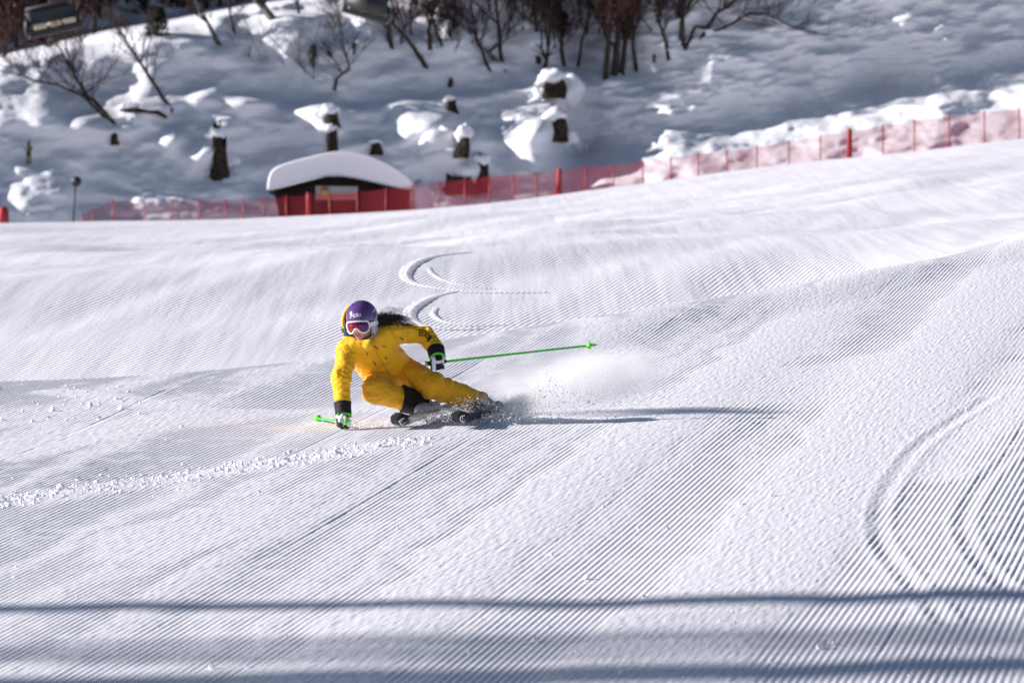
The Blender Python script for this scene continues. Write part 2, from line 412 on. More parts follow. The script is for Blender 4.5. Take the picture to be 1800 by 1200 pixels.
for us_ in (-5.72, -6.75, -8.7, -2.05): z = z-.0030*sstep(.3, .55, noise2(u*.1+us_, v*.17, 77))*np.exp(-((u-us_-.03*np.sin(v*.3+us_))/.011)**2)+.0012*np.exp(-((u-us_-.03)/.014)**2)   # seams between groomer passes
# ski tracks carved into the groomed snow
TRK = [([(835, 757), (900, 747), (960, 737), (1050, 724), (1110, 722), (1175, 722)], .03, .007),
       ([(1740, 700), (1620, 780), (1560, 860), (1543, 925), (1565, 980), (1620, 1045), (1662, 1095)], .04, .0045),
       ([(1790, 790), (1725, 850), (1694, 915), (1708, 965), (1745, 1010), (1795, 1050)], .04, .004)]
for P, w, dep in TRK:
    d = polydist(x, y, pix_path(P))
    z = z-dep*np.exp(-(d/w)**2)+dep*.55*np.exp(-((d-2.0*w)/(.7*w))**2)
q = np.stack([idx[:-1, :-1], idx[:-1, 1:], idx[1:, 1:], idx[1:, :-1]], -1).reshape(-1, 4)
q = q[(q >= 0).all(1)]
piste = mesh_np('piste', np.stack([x, y, z], 1), q, True, M['snow_near'])
tag(piste, kind='structure')
del U, Vv, X, Y, pxg, idx

# far sheet: the whole piste out to the crest where the fence stands, and wide to both sides
ss = np.concatenate([-np.geomspace(2.5, .125, 26)[:-1], np.linspace(-.125, .125, 330), np.geomspace(.125, 2.5, 26)[1:]])
ys = np.concatenate([np.linspace(-8, 20, 12)[:-1], np.linspace(20, 60, 60)[:-1], np.linspace(60, 150, 210)[:-1], np.linspace(150, 335, 130)])
S_, Y_ = np.meshgrid(ss, ys); X_ = S_*np.maximum(Y_, 6.0)
xf, yf = X_.ravel(), Y_.ravel(); zf = piste_z(xf, yf)
pxf = 900+FPX*xf/np.maximum(yf, 4.)
r1 = R1Y(np.clip(pxf, -700, 2500))
inside = sstep(.05, .6, .0945*yf+1.1-np.abs(xf))*sstep(23.4, 24.2, yf)*(1-sstep(r1+2.6, r1+3.9, yf))
zf = zf-.003-.10*inside
nr, nc = S_.shape; ii = np.arange(nr*nc).reshape(nr, nc)
qf = np.stack([ii[:-1, :-1], ii[:-1, 1:], ii[1:, 1:], ii[1:, :-1]], -1).reshape(-1, 4)
snowfield = mesh_np('snow_field', np.stack([xf, yf, zf], 1), qf, True, M['snow_far'])
tag(snowfield, kind='structure')

# snow crumbs thrown up beside the windrow and over the left of the piste
ICO = bmesh.new(); bmesh.ops.create_icosphere(ICO, subdivisions=1, radius=1.0)
ICV = np.array([w.co[:] for w in ICO.verts]); ICF = np.array([[a.index for a in f.verts] for f in ICO.faces]); ICO.free()
OCV = np.array([(1, 0, 0), (-1, 0, 0), (0, 1, 0), (0, -1, 0), (0, 0, 1), (0, 0, -1)], float)
OCF = np.array([(0, 2, 4), (2, 1, 4), (1, 3, 4), (3, 0, 4), (2, 0, 5), (1, 2, 5), (3, 1, 5), (0, 3, 5)])
def scatter(name, C, R, BV, BF, m, jit=.35, label=None, cat=None):
    C = np.asarray(C); R = np.asarray(R); n = len(C)
    V = BV[None]*(1+jit*(rng.random((n, len(BV), 1))-.5)*2)*R[:, None, None]*rng.uniform(.7, 1.2, (n, 1, 3))+C[:, None, :]
    F = (BF[None]+np.arange(n)[:, None, None]*len(BV)).reshape(-1, 3)
    o = mesh_np(name, V.reshape(-1, 3), F, False, m)
    return tag(o, label, cat, kind='stuff')
C = []; R = []
wp = pix_path(WINDROW)
for k in range(3000):
    a = wp[rng.integers(len(wp))]; px_, py_ = a[0]+rng.normal(0, .09)-.1*rng.exponential(.6), a[1]+rng.normal(0, .2)
    r = .002+rng.exponential(.0035); C.append((px_, py_, r*.25+.002)); R.append(r)
for k in range(60):                                     # crumbs on the left
    g = ground_at(rng.uniform(-20, 260), rng.uniform(676, 745)); r = abs(rng.normal(0, .010))+.004
    C.append((g.x, g.y, r*.4)); R.append(r)
for k in range(170):
    g = ground_at(rng.uniform(-20, 1820), rng.uniform(690, 1190)); r = .003+rng.exponential(.003)
    C.append((g.x, g.y, r*.5+.004)); R.append(r)
C = np.array(C); C[:, 2] += piste_z(C[:, 0], C[:, 1])
scatter('snow_crumbs', C, R, ICV, ICF, M['lump'], label='loose white snow crumbs strewn over the groomed piste', cat='snow crumbs')

# curved ski tracks on the slope behind the skier
for k, (P, w, lab) in enumerate((([(830, 443), (770, 449), (730, 462), (711, 482), (722, 497), (770, 508), (860, 515), (965, 514)], .045, 'long outer ski track curving across the slope beyond the skier, upper one'),
                  ([(752, 470), (757, 480), (775, 492), (815, 503), (870, 508)], .03, 'short inner ski track inside the upper curved track'),
                  ([(800, 511), (760, 522), (730, 538), (718, 554), (735, 570), (790, 580), (850, 578)], .045, 'lower outer ski track curving behind the dark hair of the skier'),
                  ([(766, 541), (760, 553), (780, 566), (830, 574), (890, 571)], .03, 'short inner ski track inside the lower curved track'))):
    path = pix_path(P, 57, 125, .3); n = len(path)
    V = []; F = []; offs = np.array([-2.2, -1.5, -.9, -.2, .5, 1.3, 3.2]); hts = np.array([-.02, -.008, -.009, -.006, .001, .000, -.02])
    for i, a in enumerate(path):
        t = path[min(i+1, n-1)]-path[max(i-1, 0)]; t = t/np.hypot(*t); nn = np.array([-t[1], t[0]])
        f = min(1, i/8, (n-1-i)/14)
        for o_, h_ in zip(offs, hts):
            pxx, pyy = a+nn*o_*w*.75*(.45+.55*f)
            V.append((pxx, pyy, .008+.016+h_*f-.02*(1-f)+(.006*math.sin(i*2.1+o_*3)*f if abs(o_) < 2 else 0)))
    for i in range(n-1):
        for j in range(6):
            F.append((i*7+j, i*7+j+1, (i+1)*7+j+1, (i+1)*7+j))
    V = np.array(V); V[:, 2] += piste_z(V[:, 0], V[:, 1])
    tag(mesh_np('ski_track', V, F, True, M['lump']), lab, kind='structure')

# ------------------------------------------------------------------ hillside
HP = np.arange(-900, 2705, 5.0); HQ = np.arange(452, -140, -3.0)
PX, PY = np.meshgrid(HP, HQ)
def stroke(P, w):
    P = np.array(P, float); best = np.full(PX.shape, 1e9)
    for a, b in zip(P[:-1], P[1:]):
        ab = b-a; t = np.clip(((PX-a[0])*ab[0]+(PY-a[1])*ab[1])/(ab**2).sum(), 0, 1)
        best = np.minimum(best, np.hypot((PX-a[0]-t*ab[0]), (PY-a[1]-t*ab[1])*1.0))
    return np.clip(1.25-best/w, 0, 1)
hn = fbm2(PX/95., PY/38., 91, 4); hn2 = fbm2(PX/38., PY/20., 95, 4); hn3 = fbm2(PX/260., PY/24.+PX/160., 97, 3)
lit = np.zeros_like(PX)
def addlit(P, w, s, m_=1.0): global lit; lit = np.maximum(lit, stroke(P, w)*s*m_)
addlit([(-900, 330), (-300, 190), (0, 128), (90, 106), (200, 78), (300, 58), (450, 30), (620, 6), (900, -60)], 26, 1.0, sstep(.3, .5, hn2))
addlit([(418, 168), (500, 180), (600, 188), (700, 178), (850, 160), (1000, 142)], 16, 1.0)
addlit([(-80, 175), (60, 195), (200, 212)], 26, .8, sstep(.3, .6, hn))
addlit([(180, 332), (330, 350), (470, 368)], 9, .8)
addlit([(290, 235), (330, 262)], 13, .9, sstep(.35, .5, hn2)); addlit([(330, 160), (378, 185)], 14, 1.0, sstep(.4, .5, hn2))
addlit([(760, 205), (770, 235), (800, 235)], 22, .9); addlit([(905, 180), (950, 220)], 28, .9)
addlit([(1000, 290), (1120, 262), (1250, 232), (1400, 205), (1550, 172), (1680, 145), (1900, 110)], 42, 1.0, sstep(.36, .56, hn2*.6+hn*.4))
addlit([(740, 330), (900, 340), (1100, 310)], 20, .8, sstep(.4, .55, hn2))
addlit([(1100, 300), (1500, 250), (1850, 200)], 30, .8, sstep(.38, .5, hn2))
addlit([(690, 130), (820, 125), (1000, 70), (1100, 120)], 60, .9, sstep(.44, .56, hn2))
addlit([(1180, 100), (1320, 95), (1450, 45), (1800, 20)], 60, .75, sstep(.53, .62, hn3))
addlit([(1350, 120), (1600, 90), (1800, 50)], 60, .6, sstep(.56, .66, hn3))
lit = np.maximum(lit, .85*sstep(.61, .69, hn2)*sstep(-40, 40, PY))
bline = np.interp(PX, [900, 1000, 1250, 1500, 1800, 2700], [330, 282, 225, 168, 92, -100])+60*(hn-.5)+34*(hn2-.5)
m0 = 1.12+.5*sstep(1000, 1250, PX); ms = m0; m0 = m0-(m0-.42)*sstep(-16, 16, PY-bline)*sstep(930, 1010, PX)
m0 = np.where(PY < -30, .16, m0)                         # the slope rounds off above the frame
m_slope = m0*(1-lit)+.20*lit
T_ = (600-PY)/FPX
crest = np.interp(HP, [-900, -300, 0, 90, 200, 300, 450, 620, 760, 900], [300, 165, 106, 84, 54, 38, 8, -14, -60, -140])
Yh = np.zeros_like(PX); dev = np.zeros(len(HP)); base = 312+np.cumsum(np.interp(HP, [-900, 500, 1000, 1400, 2700], [.34, .34, .30, .17, .06]))*5/FPX*305
dt = 3.0/FPX; E = 315*dt*np.where(PY > -30, 1/(m0-T_)-1/(ms-T_), 0).sum(0)       # the gentle foot of the slope reaches out towards the piste
base = base-np.convolve(np.pad(E, 12, mode='edge'), np.ones(25)/25, 'valid'); Yh[0] = base
for r in range(1, len(HQ)):
    t_ = T_[r]; d0 = Yh[r-1]*dt/(m0[r]-t_)
    ex = Yh[r-1]*dt/np.maximum(m_slope[r]-t_, .06)-d0           # flatter shelves
    dev = dev*.955+np.minimum(ex, 1.2)
    jump = (HQ[r] < crest) & (HQ[r-1] >= crest)
    base = base+np.where(HQ[r] < crest, Yh[r-1]*dt/.75, d0)+np.where(jump, 38, 0)
    Yh[r] = base+dev
kx = np.array([1, 2, 3, 2, 1.])/9
for _ in range(14):                                     # wind-smoothed across
    pad = np.pad(Yh, ((0, 0), (2, 2)), mode='edge'); Yh = sum(kx[i]*pad[:, i:i+Yh.shape[1]] for i in range(5))
mounds = [(365, 268, 34, 26, 1.2), (395, 225, 24, 16, .8), (565, 190, 36, 18, 1.0), (570, 225, 26, 16, .8), (770, 215, 34, 26, 1.5), (795, 170, 30, 16, .9), (800, 262, 44, 26, 1.4), (830, 300, 36, 26, 1.4),
          (950, 222, 44, 34, 1.6), (965, 140, 40, 26, 1.4), (1000, 150, 26, 24, 1.0), (1010, 245, 22, 16, .8), (640, 255, 34, 16, .6), (310, 245, 26, 20, .9), (355, 170, 30, 18, 1.0), (690, 175, 60, 16, .9), (450, 178, 50, 16, 1.0), (870, 150, 60, 16, .8), (270, 190, 40, 18, .7), (60, 200, 60, 30, .9), (150, 225, 50, 22, .8), (700, 120, 40, 20, .8), (760, 130, 40, 18, .8)]
for _ in range(40): mounds.append((rng.uniform(960, 1900), 0, rng.uniform(14, 44), rng.uniform(8, 20), rng.uniform(.1, .45)))
for a_, b_, rx_, ry_, h_ in mounds:
    if b_ == 0: b_ = np.interp(a_, [900, 1000, 1250, 1500, 1800], [320, 282, 225, 168, 92])+rng.uniform(-30, 80)
    g_ = np.exp(-((PX-a_-.35*(b_-PY))/rx_)**2-((PY-b_)/ry_)**2); Yh = Yh-h_*1.5*g_*(.75+.5*hn2)
Yh = Yh+1.7*(fbm2(PX/150., PY/70., 101, 3)-.5)+1.1*(hn2-.5)+.30*sstep(930, 1100, PX)*(fbm2(PX/22., PY/11., 103, 3)-.5)+.95*sstep(930, 1100, PX)*(fbm2((PX+1.5*PY)/26., PY/9., 107, 4)-.5)
HX = (PX-900)/FPX*Yh; HZ = T_*Yh
nr, nc = PX.shape; ii = np.arange(nr*nc).reshape(nr, nc)
qh = np.stack([ii[:-1, :-1], ii[:-1, 1:], ii[1:, 1:], ii[1:, :-1]], -1).reshape(-1, 4)
hill = mesh_np('hillside', np.stack([HX.ravel(), Yh.ravel(), HZ.ravel()], 1), qh, True, M['snow_hill'])
tag(hill, kind='structure')
def hill_y(px, py):
    c = (px-HP[0])/5.0; r = (HQ[0]-py)/3.0
    c0 = int(np.clip(c, 0, nc-2)); r0 = int(np.clip(r, 0, nr-2)); fc = min(max(c-c0, 0), 1); fr = min(max(r-r0, 0), 1)
    a = Yh[r0:r0+2, c0:c0+2]
    return float((a[0, 0]*(1-fc)+a[0, 1]*fc)*(1-fr)+(a[1, 0]*(1-fc)+a[1, 1]*fc)*fr)
def hat(px, py, d=0.0): return at(px, py, hill_y(px, py)+d)

# ------------------------------------------------------------------ bare trees
def grow(mb, p, d, L, r, depth, rr, droop=.1):
    n = 4; pts = [p]; rad = [r]; q = p.copy(); dd = d.copy()
    for k in range(n):
        dd = (dd+Vector((rr.uniform(-1, 1), rr.uniform(-1, 1), rr.uniform(-.6, 1)))*.22).normalized()
        q = q+dd*(L/n); pts.append(q.copy()); rad.append(max(r*(1-.75*(k+1)/n), .012))
    mb.tube(pts, rad, 3 if r < .03 else 5, cap=False)
    if depth <= 0: return
    for k in range(rr.randint(3, 5)):
        t = rr.uniform(.25, 1.0); i = min(int(t*n), n-1); b = pts[i].lerp(pts[i+1], t*n-i)
        nd = (dd+Vector((rr.uniform(-1, 1), rr.uniform(-1, 1), rr.uniform(-.3, .9)))*.95).normalized()
        grow(mb, b, nd, L*rr.uniform(.42, .68), max(r*.55, .014), depth-1, rr)
def tree(name, label, P, w, cat='tree', group=None, bark='bark', twig='twig', limbs=7, depth=2, seed=0, spread=1.0, tilt=.0):
    """P: trunk from foot to top in picture px; w: trunk width px at the foot"""
    rr = random.Random(seed); Yb = hill_y(*P[0])
    root = empty(name, at(*P[0], Yb))
    pts = [at(a, b, Yb+tilt*i+rr.uniform(-.15, .15)) for i, (a, b) in enumerate(P)]
    pts[0] = pts[0]-Vector((0, 0, .35))
    fine = []; N = len(pts)
    for i in range(N-1):
        for k in range(4): fine.append(pts[i].lerp(pts[i+1], k/4)+Vector((rr.uniform(-1, 1), 0, rr.uniform(-1, 1)))*.03)
    fine.append(pts[-1])
    r0 = w/FPX*Yb/2; n = len(fine); rad = [r0*(1-.6*i/(n-1)) for i in range(n)]
    t = MB(); t.tube(fine, rad, 8); t.build('trunk', M[bark], root)
    c = MB(); top = (fine[-1]-fine[-3]).normalized()
    H = sum((a-b).length for a, b in zip(fine, fine[1:]))
    for k in range(limbs+5):
        f = rr.uniform(.35, 1.0); i = min(int(f*(n-1)), n-2)
        d = (top*.5+Vector((rr.uniform(-1, 1), rr.uniform(-.7, .7), rr.uniform(-.1, .9)))*spread).normalized()
        grow(c, fine[i], d, max(1.2, H*rr.uniform(.25, .5)), max(rad[i]*.5, .012), depth, rr)
    grow(c, fine[-1], top, max(1.5, H*.5), rad[-1], depth, rr)
    c.build('crown', M[twig], root)
    tag(root, label, cat, group)
    return root
G = 'bare trees on the snowy hillside'
tree('bare_tree', 'bent dark bare tree leaning left with a forked low limb, above the red marker disc', [(207, 217), (178, 190), (150, 165), (128, 125), (105, 85)], 9, limbs=8, seed=1, group=G)
tree('bare_tree', 'long thin bare trunk sprawling left from the foot of the bent forked tree', [(200, 214), (150, 172), (105, 150), (60, 142), (25, 130)], 6, limbs=9, seed=2, group=G, depth=2)
tree('bare_tree', 'slim leaning bare tree right of the forked one, foot beside the snow-covered log', [(303, 186), (268, 145), (240, 100), (212, 58)], 8, limbs=8, seed=3, group=G)
tree('bare_tree', 'straight dark trunk leaning left at the upper crest, under the top edge', [(390, 79), (370, 48), (352, 22), (335, -20)], 9, limbs=4, seed=4, group=G, bark='bark_pale')
tree('bare_tree', 'thin upright trunk just right of the leaning crest trunk', [(414, 60), (406, 30), (398, -20)], 6, limbs=4, seed=5, group=G)
tree('bare_tree', 'thick pale trunk leaning left over the bright crest snow', [(485, 32), (462, 12), (440, -12), (405, -45)], 16, limbs=4, seed=6, group=G, bark='bark_pale')
tree('bare_tree', 'thin dark trunk at the right end of the bright crest', [(527, 24), (522, 0), (515, -30)], 6, limbs=3, seed=7, group=G)
tree('fallen_tree', 'dark fallen branch lying across shaded snow with its twigs upright', [(637, 163), (600, 154), (560, 150), (500, 140), (440, 116)], 6, limbs=10, seed=8, spread=1.2)
tree('bare_tree', 'crooked bare sapling rising from the fallen dark branch', [(588, 150), (592, 138), (614, 122), (606, 85), (596, 40)], 6, limbs=12, seed=9, group=G)
tree('bare_tree', 'short dark upright trunk under the right chairlift chair', [(688, 82), (683, 55), (680, 20), (676, -25)], 11, limbs=4, seed=10, group=G)
tree('bare_tree', 'dark trunk leaning steeply left, foot above the bright snow terrace', [(754, 116), (728, 85), (700, 52), (672, 20)], 9, limbs=4, seed=11, group=G)
tree('bare_tree', 'left trunk of the crossed pair in the upper middle', [(757, 78), (754, 55), (762, 25), (768, -25)], 9, limbs=5, seed=12, group=G)
tree('bare_tree', 'right trunk of the crossed pair in the upper middle', [(778, 72), (765, 48), (757, 28), (745, -20)], 7, limbs=5, seed=13, group=G)
tree('bare_tree', 'upright pale-based trunk standing on the bright terrace edge', [(791, 146), (794, 110), (792, 70), (788, 40)], 9, limbs=9, seed=14, group=G)
tree('bare_tree', 'long trunk leaning far left across the tree group', [(898, 132), (870, 105), (845, 82), (800, 45), (750, 15)], 9, limbs=7, seed=15, group=G, bark='bark_pale')
tree('bare_tree', 'short leaning trunk close left of the long leaning one', [(862, 118), (848, 92), (835, 60), (828, 10)], 7, limbs=8, seed=16, group=G)
tree('bare_tree', 'upright thin trunk behind the long leaning one', [(883, 108), (877, 60), (872, 0), (868, -40)], 8, limbs=7, seed=17, group=G)
tree('bare_tree', 'left dark trunk of the twin pair beside the round dark thicket', [(947, 102), (943, 60), (940, 10), (938, -40)], 10, limbs=5, seed=18, group=G)
tree('bare_tree', 'right dark trunk of the twin pair beside the round dark thicket', [(960, 96), (966, 50), (969, 0), (970, -40)], 9, limbs=5, seed=19, group=G)
tree('bare_tree', 'short dark snag just above the snow-capped stump', [(956, 126), (960, 108), (963, 92)], 10, limbs=2, depth=0, seed=20, group=G)
tree('bare_tree', 'thin trunk below the round dark thicket', [(992, 115), (988, 80), (985, 40), (986, -30)], 7, limbs=7, seed=21, group=G)
tree('bare_tree', 'slender trunk leaning right beside the thick trunk cluster', [(1014, 118), (1022, 75), (1034, 30), (1042, -30)], 6, limbs=5, seed=22, group=G)
tree('bare_tree', 'leftmost trunk of the thick reddish cluster', [(1064, 140), (1068, 95), (1072, 40), (1074, -40)], 12, limbs=8, seed=23, group=G, twig='twig_red')
tree('bare_tree', 'middle trunk of the thick reddish cluster', [(1080, 132), (1084, 85), (1088, 30), (1090, -40)], 15, limbs=8, seed=24, group=G, twig='twig_red')
tree('bare_tree', 'right trunk of the thick reddish cluster leaning left', [(1092, 128), (1098, 85), (1100, 40), (1104, -40)], 11, limbs=8, seed=25, group=G, twig='twig_red')
tree('bare_tree', 'outer right trunk of the reddish cluster with its foot on bright snow', [(1120, 125), (1112, 85), (1112, 40), (1122, -40)], 8, limbs=6, seed=26, group=G)
tree('bare_tree', 'bowed trunk curving right between the cluster and the wide-armed tree', [(1176, 97), (1168, 65), (1157, 38), (1156, -30)], 8, limbs=5, seed=27, group=G)
tree('bare_tree', 'upright trunk left of the bowed one', [(1150, 100), (1152, 60), (1158, 20), (1160, -30)], 7, limbs=5, seed=28, group=G)
tree('bare_tree', 'thick tree with a long arm reaching right over shaded snow', [(1202, 78), (1198, 50), (1200, 20), (1196, -40)], 12, limbs=6, seed=29, group=G)
tree('bare_limb_tree', 'low crooked limb stretching right over the shaded slope', [(1205, 76), (1222, 47), (1262, 54), (1290, 40), (1315, 24), (1350, 25), (1385, 44)], 7, limbs=8, seed=30, spread=.9)
tree('bare_tree', 'dark branchy tree cut by the top edge above the crooked limb', [(1232, 60), (1258, 25), (1285, 8), (1330, -25)], 8, limbs=8, seed=31, group=G)
for k in range(22):                                     # thin saplings filling the group; nothing tells them apart
    a = rng.uniform(690, 1180); b = rng.uniform(10, 95)
    tree('bare_sapling', 'thin bare sapling among the hillside trunks', [(a, b), (a+rng.uniform(-8, 8), b-40), (a+rng.uniform(-14, 14), b-100)], 4, cat='sapling', limbs=7, depth=2, seed=100+k, group='thin saplings among the hillside trunks')
# wood behind the upper left crest
protos = []
for s in range(4):
    rr = random.Random(300+s); mt = MB(); mc = MB(); p = Vector((0, 0, -.5)); pts = [p]
    for k in range(6): p = p+Vector((rr.uniform(-.3, .3), rr.uniform(-.3, .3), 1.5)); pts.append(p.copy())
    mt.tube(pts, [.16-.02*i for i in range(7)], 6)
    for k in range(38):
        i = rr.randint(0, 5); b = pts[i].lerp(pts[i+1], rr.random())
        d = Vector((rr.uniform(-1, 1), rr.uniform(-1, 1), rr.uniform(0, 1.2))).normalized()
        grow(mc, b, d, rr.uniform(1.6, 3.2), .065, 1, rr)
    protos.append((mt, mc))
pm = []
for k in range(205):
    mid = k >= 180
    a = rng.uniform(650, 1190) if mid else rng.uniform(-160, 640); top = np.interp(a, HP, crest); b = rng.uniform(-25, 45) if mid else rng.uniform(top-110, top-2)
    base = hat(a, b); s = k % 4; root = empty('wood_tree', base)
    if k < 4:
        tr = protos[s][0].build('trunk', M['bark'], None); cr = protos[s][1].build('crown', M['twig_red' if s % 2 else 'twig'], None); pm.append((tr.data, cr.data))
    else:
        tr = bpy.data.objects.new('trunk', pm[s][0]); cr = bpy.data.objects.new('crown', pm[s][1]); COL.objects.link(tr); COL.objects.link(cr)
    for o in (tr, cr): o.parent = root
    root.rotation_euler = (0, rng.uniform(-.15, .1), rng.uniform(0, 6.28)); q_ = rng.uniform(.28, .5) if mid else rng.uniform(.7, 1.1); root.scale = (q_, q_, q_)
    if mid: tag(root, 'small twiggy tree in the thicket along the top edge, centre', 'tree', 'small trees of the thicket at top centre')
    else: tag(root, 'bare brown tree in the dense wood behind the upper left snow crest', 'tree', 'trees of the wood behind the crest')
# dark evergreen and thickets
def thicket(name, label, cat, px, py, w, h, m, seed, n=420, d=0.):
    rr = random.Random(seed); c = hat(px, py+h/2, d); Y = c.y; s = Y/FPX; root = empty(name, c)
    mt = MB(); mt.tube([c-Vector((0, 0, .3)), c+Vector((0, 0, h*s*.5)), c+Vector((.05, 0, h*s*.9))], [.09, .06, .02], 6); mt.build('trunk', M['bark'], root)
    mb = MB()
    for k in range(n):
        a = rr.uniform(0, 6.28); u_ = rr.random(); t = rr.random()**.8; R_ = math.sqrt(u_)*(1-.55*t)
        p = c+Vector((math.cos(a)*R_*w/2*s, math.sin(a)*R_*w/2*s, t*h*s))
        q = p+Vector((rr.uniform(-1, 1), rr.uniform(-1, 1), rr.uniform(-.8, .4)))*.16*w*s/1.2
        nrm = Vector((rr.uniform(-1, 1), rr.uniform(-1, 1), rr.uniform(-1, 1))).normalized()*.07*w*s/1.2
        mb.add([p+nrm, p-nrm, q], [(0, 1, 2)])
    mb.build('crown', m, root, smooth=False); tag(root, label, cat); return root
thicket('evergreen_shrub', 'dark evergreen shrub on the crest between the leaning trunks', 'shrub', 276, 38, 48, 52, M['evergreen'], 1, 900)
thicket('round_thicket', 'round dark thicket hanging between the twin trunks', 'thicket', 990, 42, 32, 44, M['twig_red'], 2, 700)
thicket('evergreen_shrub', 'small dark evergreen left of the crooked sapling', 'shrub', 551, 98, 24, 40, M['evergreen'], 3, 420)
thicket('evergreen_shrub', 'tiny dark shrub under a snow lump near the crooked sapling', 'shrub', 622, 82, 16, 12, M['evergreen'], 4, 200)

# ------------------------------------------------------------------ stumps with snow
def stump(label, px, y0, y1, w, seed, cap=(1.5, 16), drift=None, lean=0.0, cat='stump', name='tree_stump'):
    rr = random.Random(seed); Y = hill_y(px, y1)-.25; s = Y/FPX; base = at(px, y1, Y); root = empty(name, base)
    mb = MB(); pts = []; rad = []; H = (y1-y0)*s; n = 7; V = []; F = []; seg = 14
    ph = [rr.uniform(0, 6.28) for _ in range(4)]
    for i in range(n+1):
        t = i/n
        for k in range(seg):
            a = 2*math.pi*k/seg
            r = w*s/2*(1.18-.42*t)*(1+.22*math.sin(3*a+ph[0]+t)+.13*math.sin(5*a+ph[1]+t*2)+.09*math.sin(8*a+ph[2])+.12*math.sin(2*a+5*t+ph[3])+.25*(max(0, .35-t))*math.sin(4*a+ph[3]))
            V.append(base+Vector((r*math.cos(a)+lean*t*H, r*.9*math.sin(a), -.35+t*(H+.35)+((.26*H*math.sin(2*a+ph[1])+.16*H*math.sin(5*a+ph[0]))*max(0, (t-.6)/.4)))))
    for i in range(n):
        for k in range(seg): F.append((i*seg+k, i*seg+(k+1) % seg, (i+1)*seg+(k+1) % seg, (i+1)*seg+k))
    F.append(tuple(n*seg+k for k in range(seg))); mb.add(V, F); mb.build('stump_wood', M['stump'], root)
    if cap:
        cw, ch = cap; mb = MB(); mb.blob(base+Vector((lean*H-.06, .10, H+ch*s*.12)), w*s/2*min(cw, 1.3), w*s/2*min(cw, 1.3)*1.1, ch*s*.42, 18, 12, .22, seed); mb.blob(base+Vector((lean*H-.08-w*s*.08, .42, H-.04)), w*s*.72, .55, ch*s*.42, 16, 10, .25, seed+9)
        mb.build('snow_cap', M['snow_cap'], root)
    if drift:
        mb = MB()
        for j, (dx, dy, rx, rz, dd) in enumerate(drift):
            c_ = at(px+dx, y1+dy+rz*.35, Y+dd+.45); mb.blob(c_, rx*s*1.15, rx*s*.9, rz*s*.95, 20, 14, .24, seed+j)
        mb.build('snow_drift', M['snow_cap'], root)
    tag(root, label, cat, 'snow-capped stumps on the hillside'); return root
stump('tall pale-grained stump standing alone left of the hut, snow banked on its left', 385, 236, 308, 28, 1, (1.25, 26), [(-22, -42, 26, 22, .5), (8, -30, 22, 26, .9)])
stump('upper dark stump of the stacked pair above the hut roof', 582, 196, 214, 24, 2, (1.35, 26), [(-6, 14, 22, 12, .5)])
stump('lower dark stump of the stacked pair just over the hut roof', 583, 228, 266, 20, 3, (1.4, 18))
stump('small dark stump poking from the lit snow mound above the middle', 793, 175, 192, 16, 4, (1.6, 12), [(-22, 8, 24, 14, .6)])
stump('leaning dark stump in the middle mound, left of the large one by the net', 811, 237, 268, 22, 5, (1.9, 34), [(-34, -24, 34, 30, .7), (-22, 2, 26, 16, .4)], .25)
stump('large dark stump right behind the red net near the hut', 846, 283, 328, 26, 6, (1.5, 28), [(-36, -18, 36, 26, .6)])
stump('low broad dark log end left of the large stump behind the net', 808, 312, 332, 48, 7, None)
stump('wide dark stump under a tall snow cap below the thicket', 972, 140, 164, 36, 8, (1.35, 34), [(24, -14, 28, 30, .7), (-10, -26, 14, 14, .5)])
stump('round dark stump in a bright snow hollow, middle right', 978, 207, 240, 34, 9, (1.35, 34), [(-48, -18, 46, 40, 1.2), (24, -4, 14, 14, .2)])
stump('small dark knob of wood just right above the hut roof', 662, 250, 263, 18, 10, (1.3, 10))
stump('tiny dark rock-like knob left of the tall lone stump', 201, 236, 245, 12, 11, None)
stump('tiny dark knob beside the wide snow-capped stump', 1001, 130, 138, 9, 12, (1.8, 8))
lg = empty('snow_covered_log', hat(250, 196)); mb = MB()
mb.tube([hat(212, 193, -.3), hat(240, 194, -.3), hat(275, 197, -.3), hat(292, 206, -.3)], [.10, .14, .14, .10], 8); mb.build('log_wood', M['stump'], lg)
mb = MB(); mb.blob(hat(232, 188, -.3), .8, .4, .22, 14, 8, .15, 3); mb.blob(hat(266, 189, -.3), .7, .4, .2, 14, 8, .15, 4); mb.build('snow_cap', M['snow_cap'], lg)
tag(lg, 'dark fallen log with snow lying on it below the slim leaning tree', 'log')
for k, (a, b, r) in enumerate(((1017, 255, 9), (1030, 258, 8), (1000, 226, 6), (697, 66, 6), (752, 66, 8), (758, 52, 6), (790, 42, 6))):
    mb = MB(); Y = hill_y(a, b); mb.blob(at(a, b, Y-.1), r*Y/FPX, r*Y/FPX, r*Y/FPX*1.1, 12, 8, .15, k)
    tag(mb.build('snow_clump', M['snow_cap']), ['left snow clump of the close pair below the round dark stump', 'right snow clump of the close pair below the round dark stump', 'small snow clump at the right lip of the round dark stump', 'small snow clump beside the short dark trunk under the chair', 'largest snow clump left of the crossed trunks', 'snow clump between the crossed trunks', 'snow clump sitting on top of the terrace-edge trunk'][k], 'snow', 'round snow clumps on the hillside')

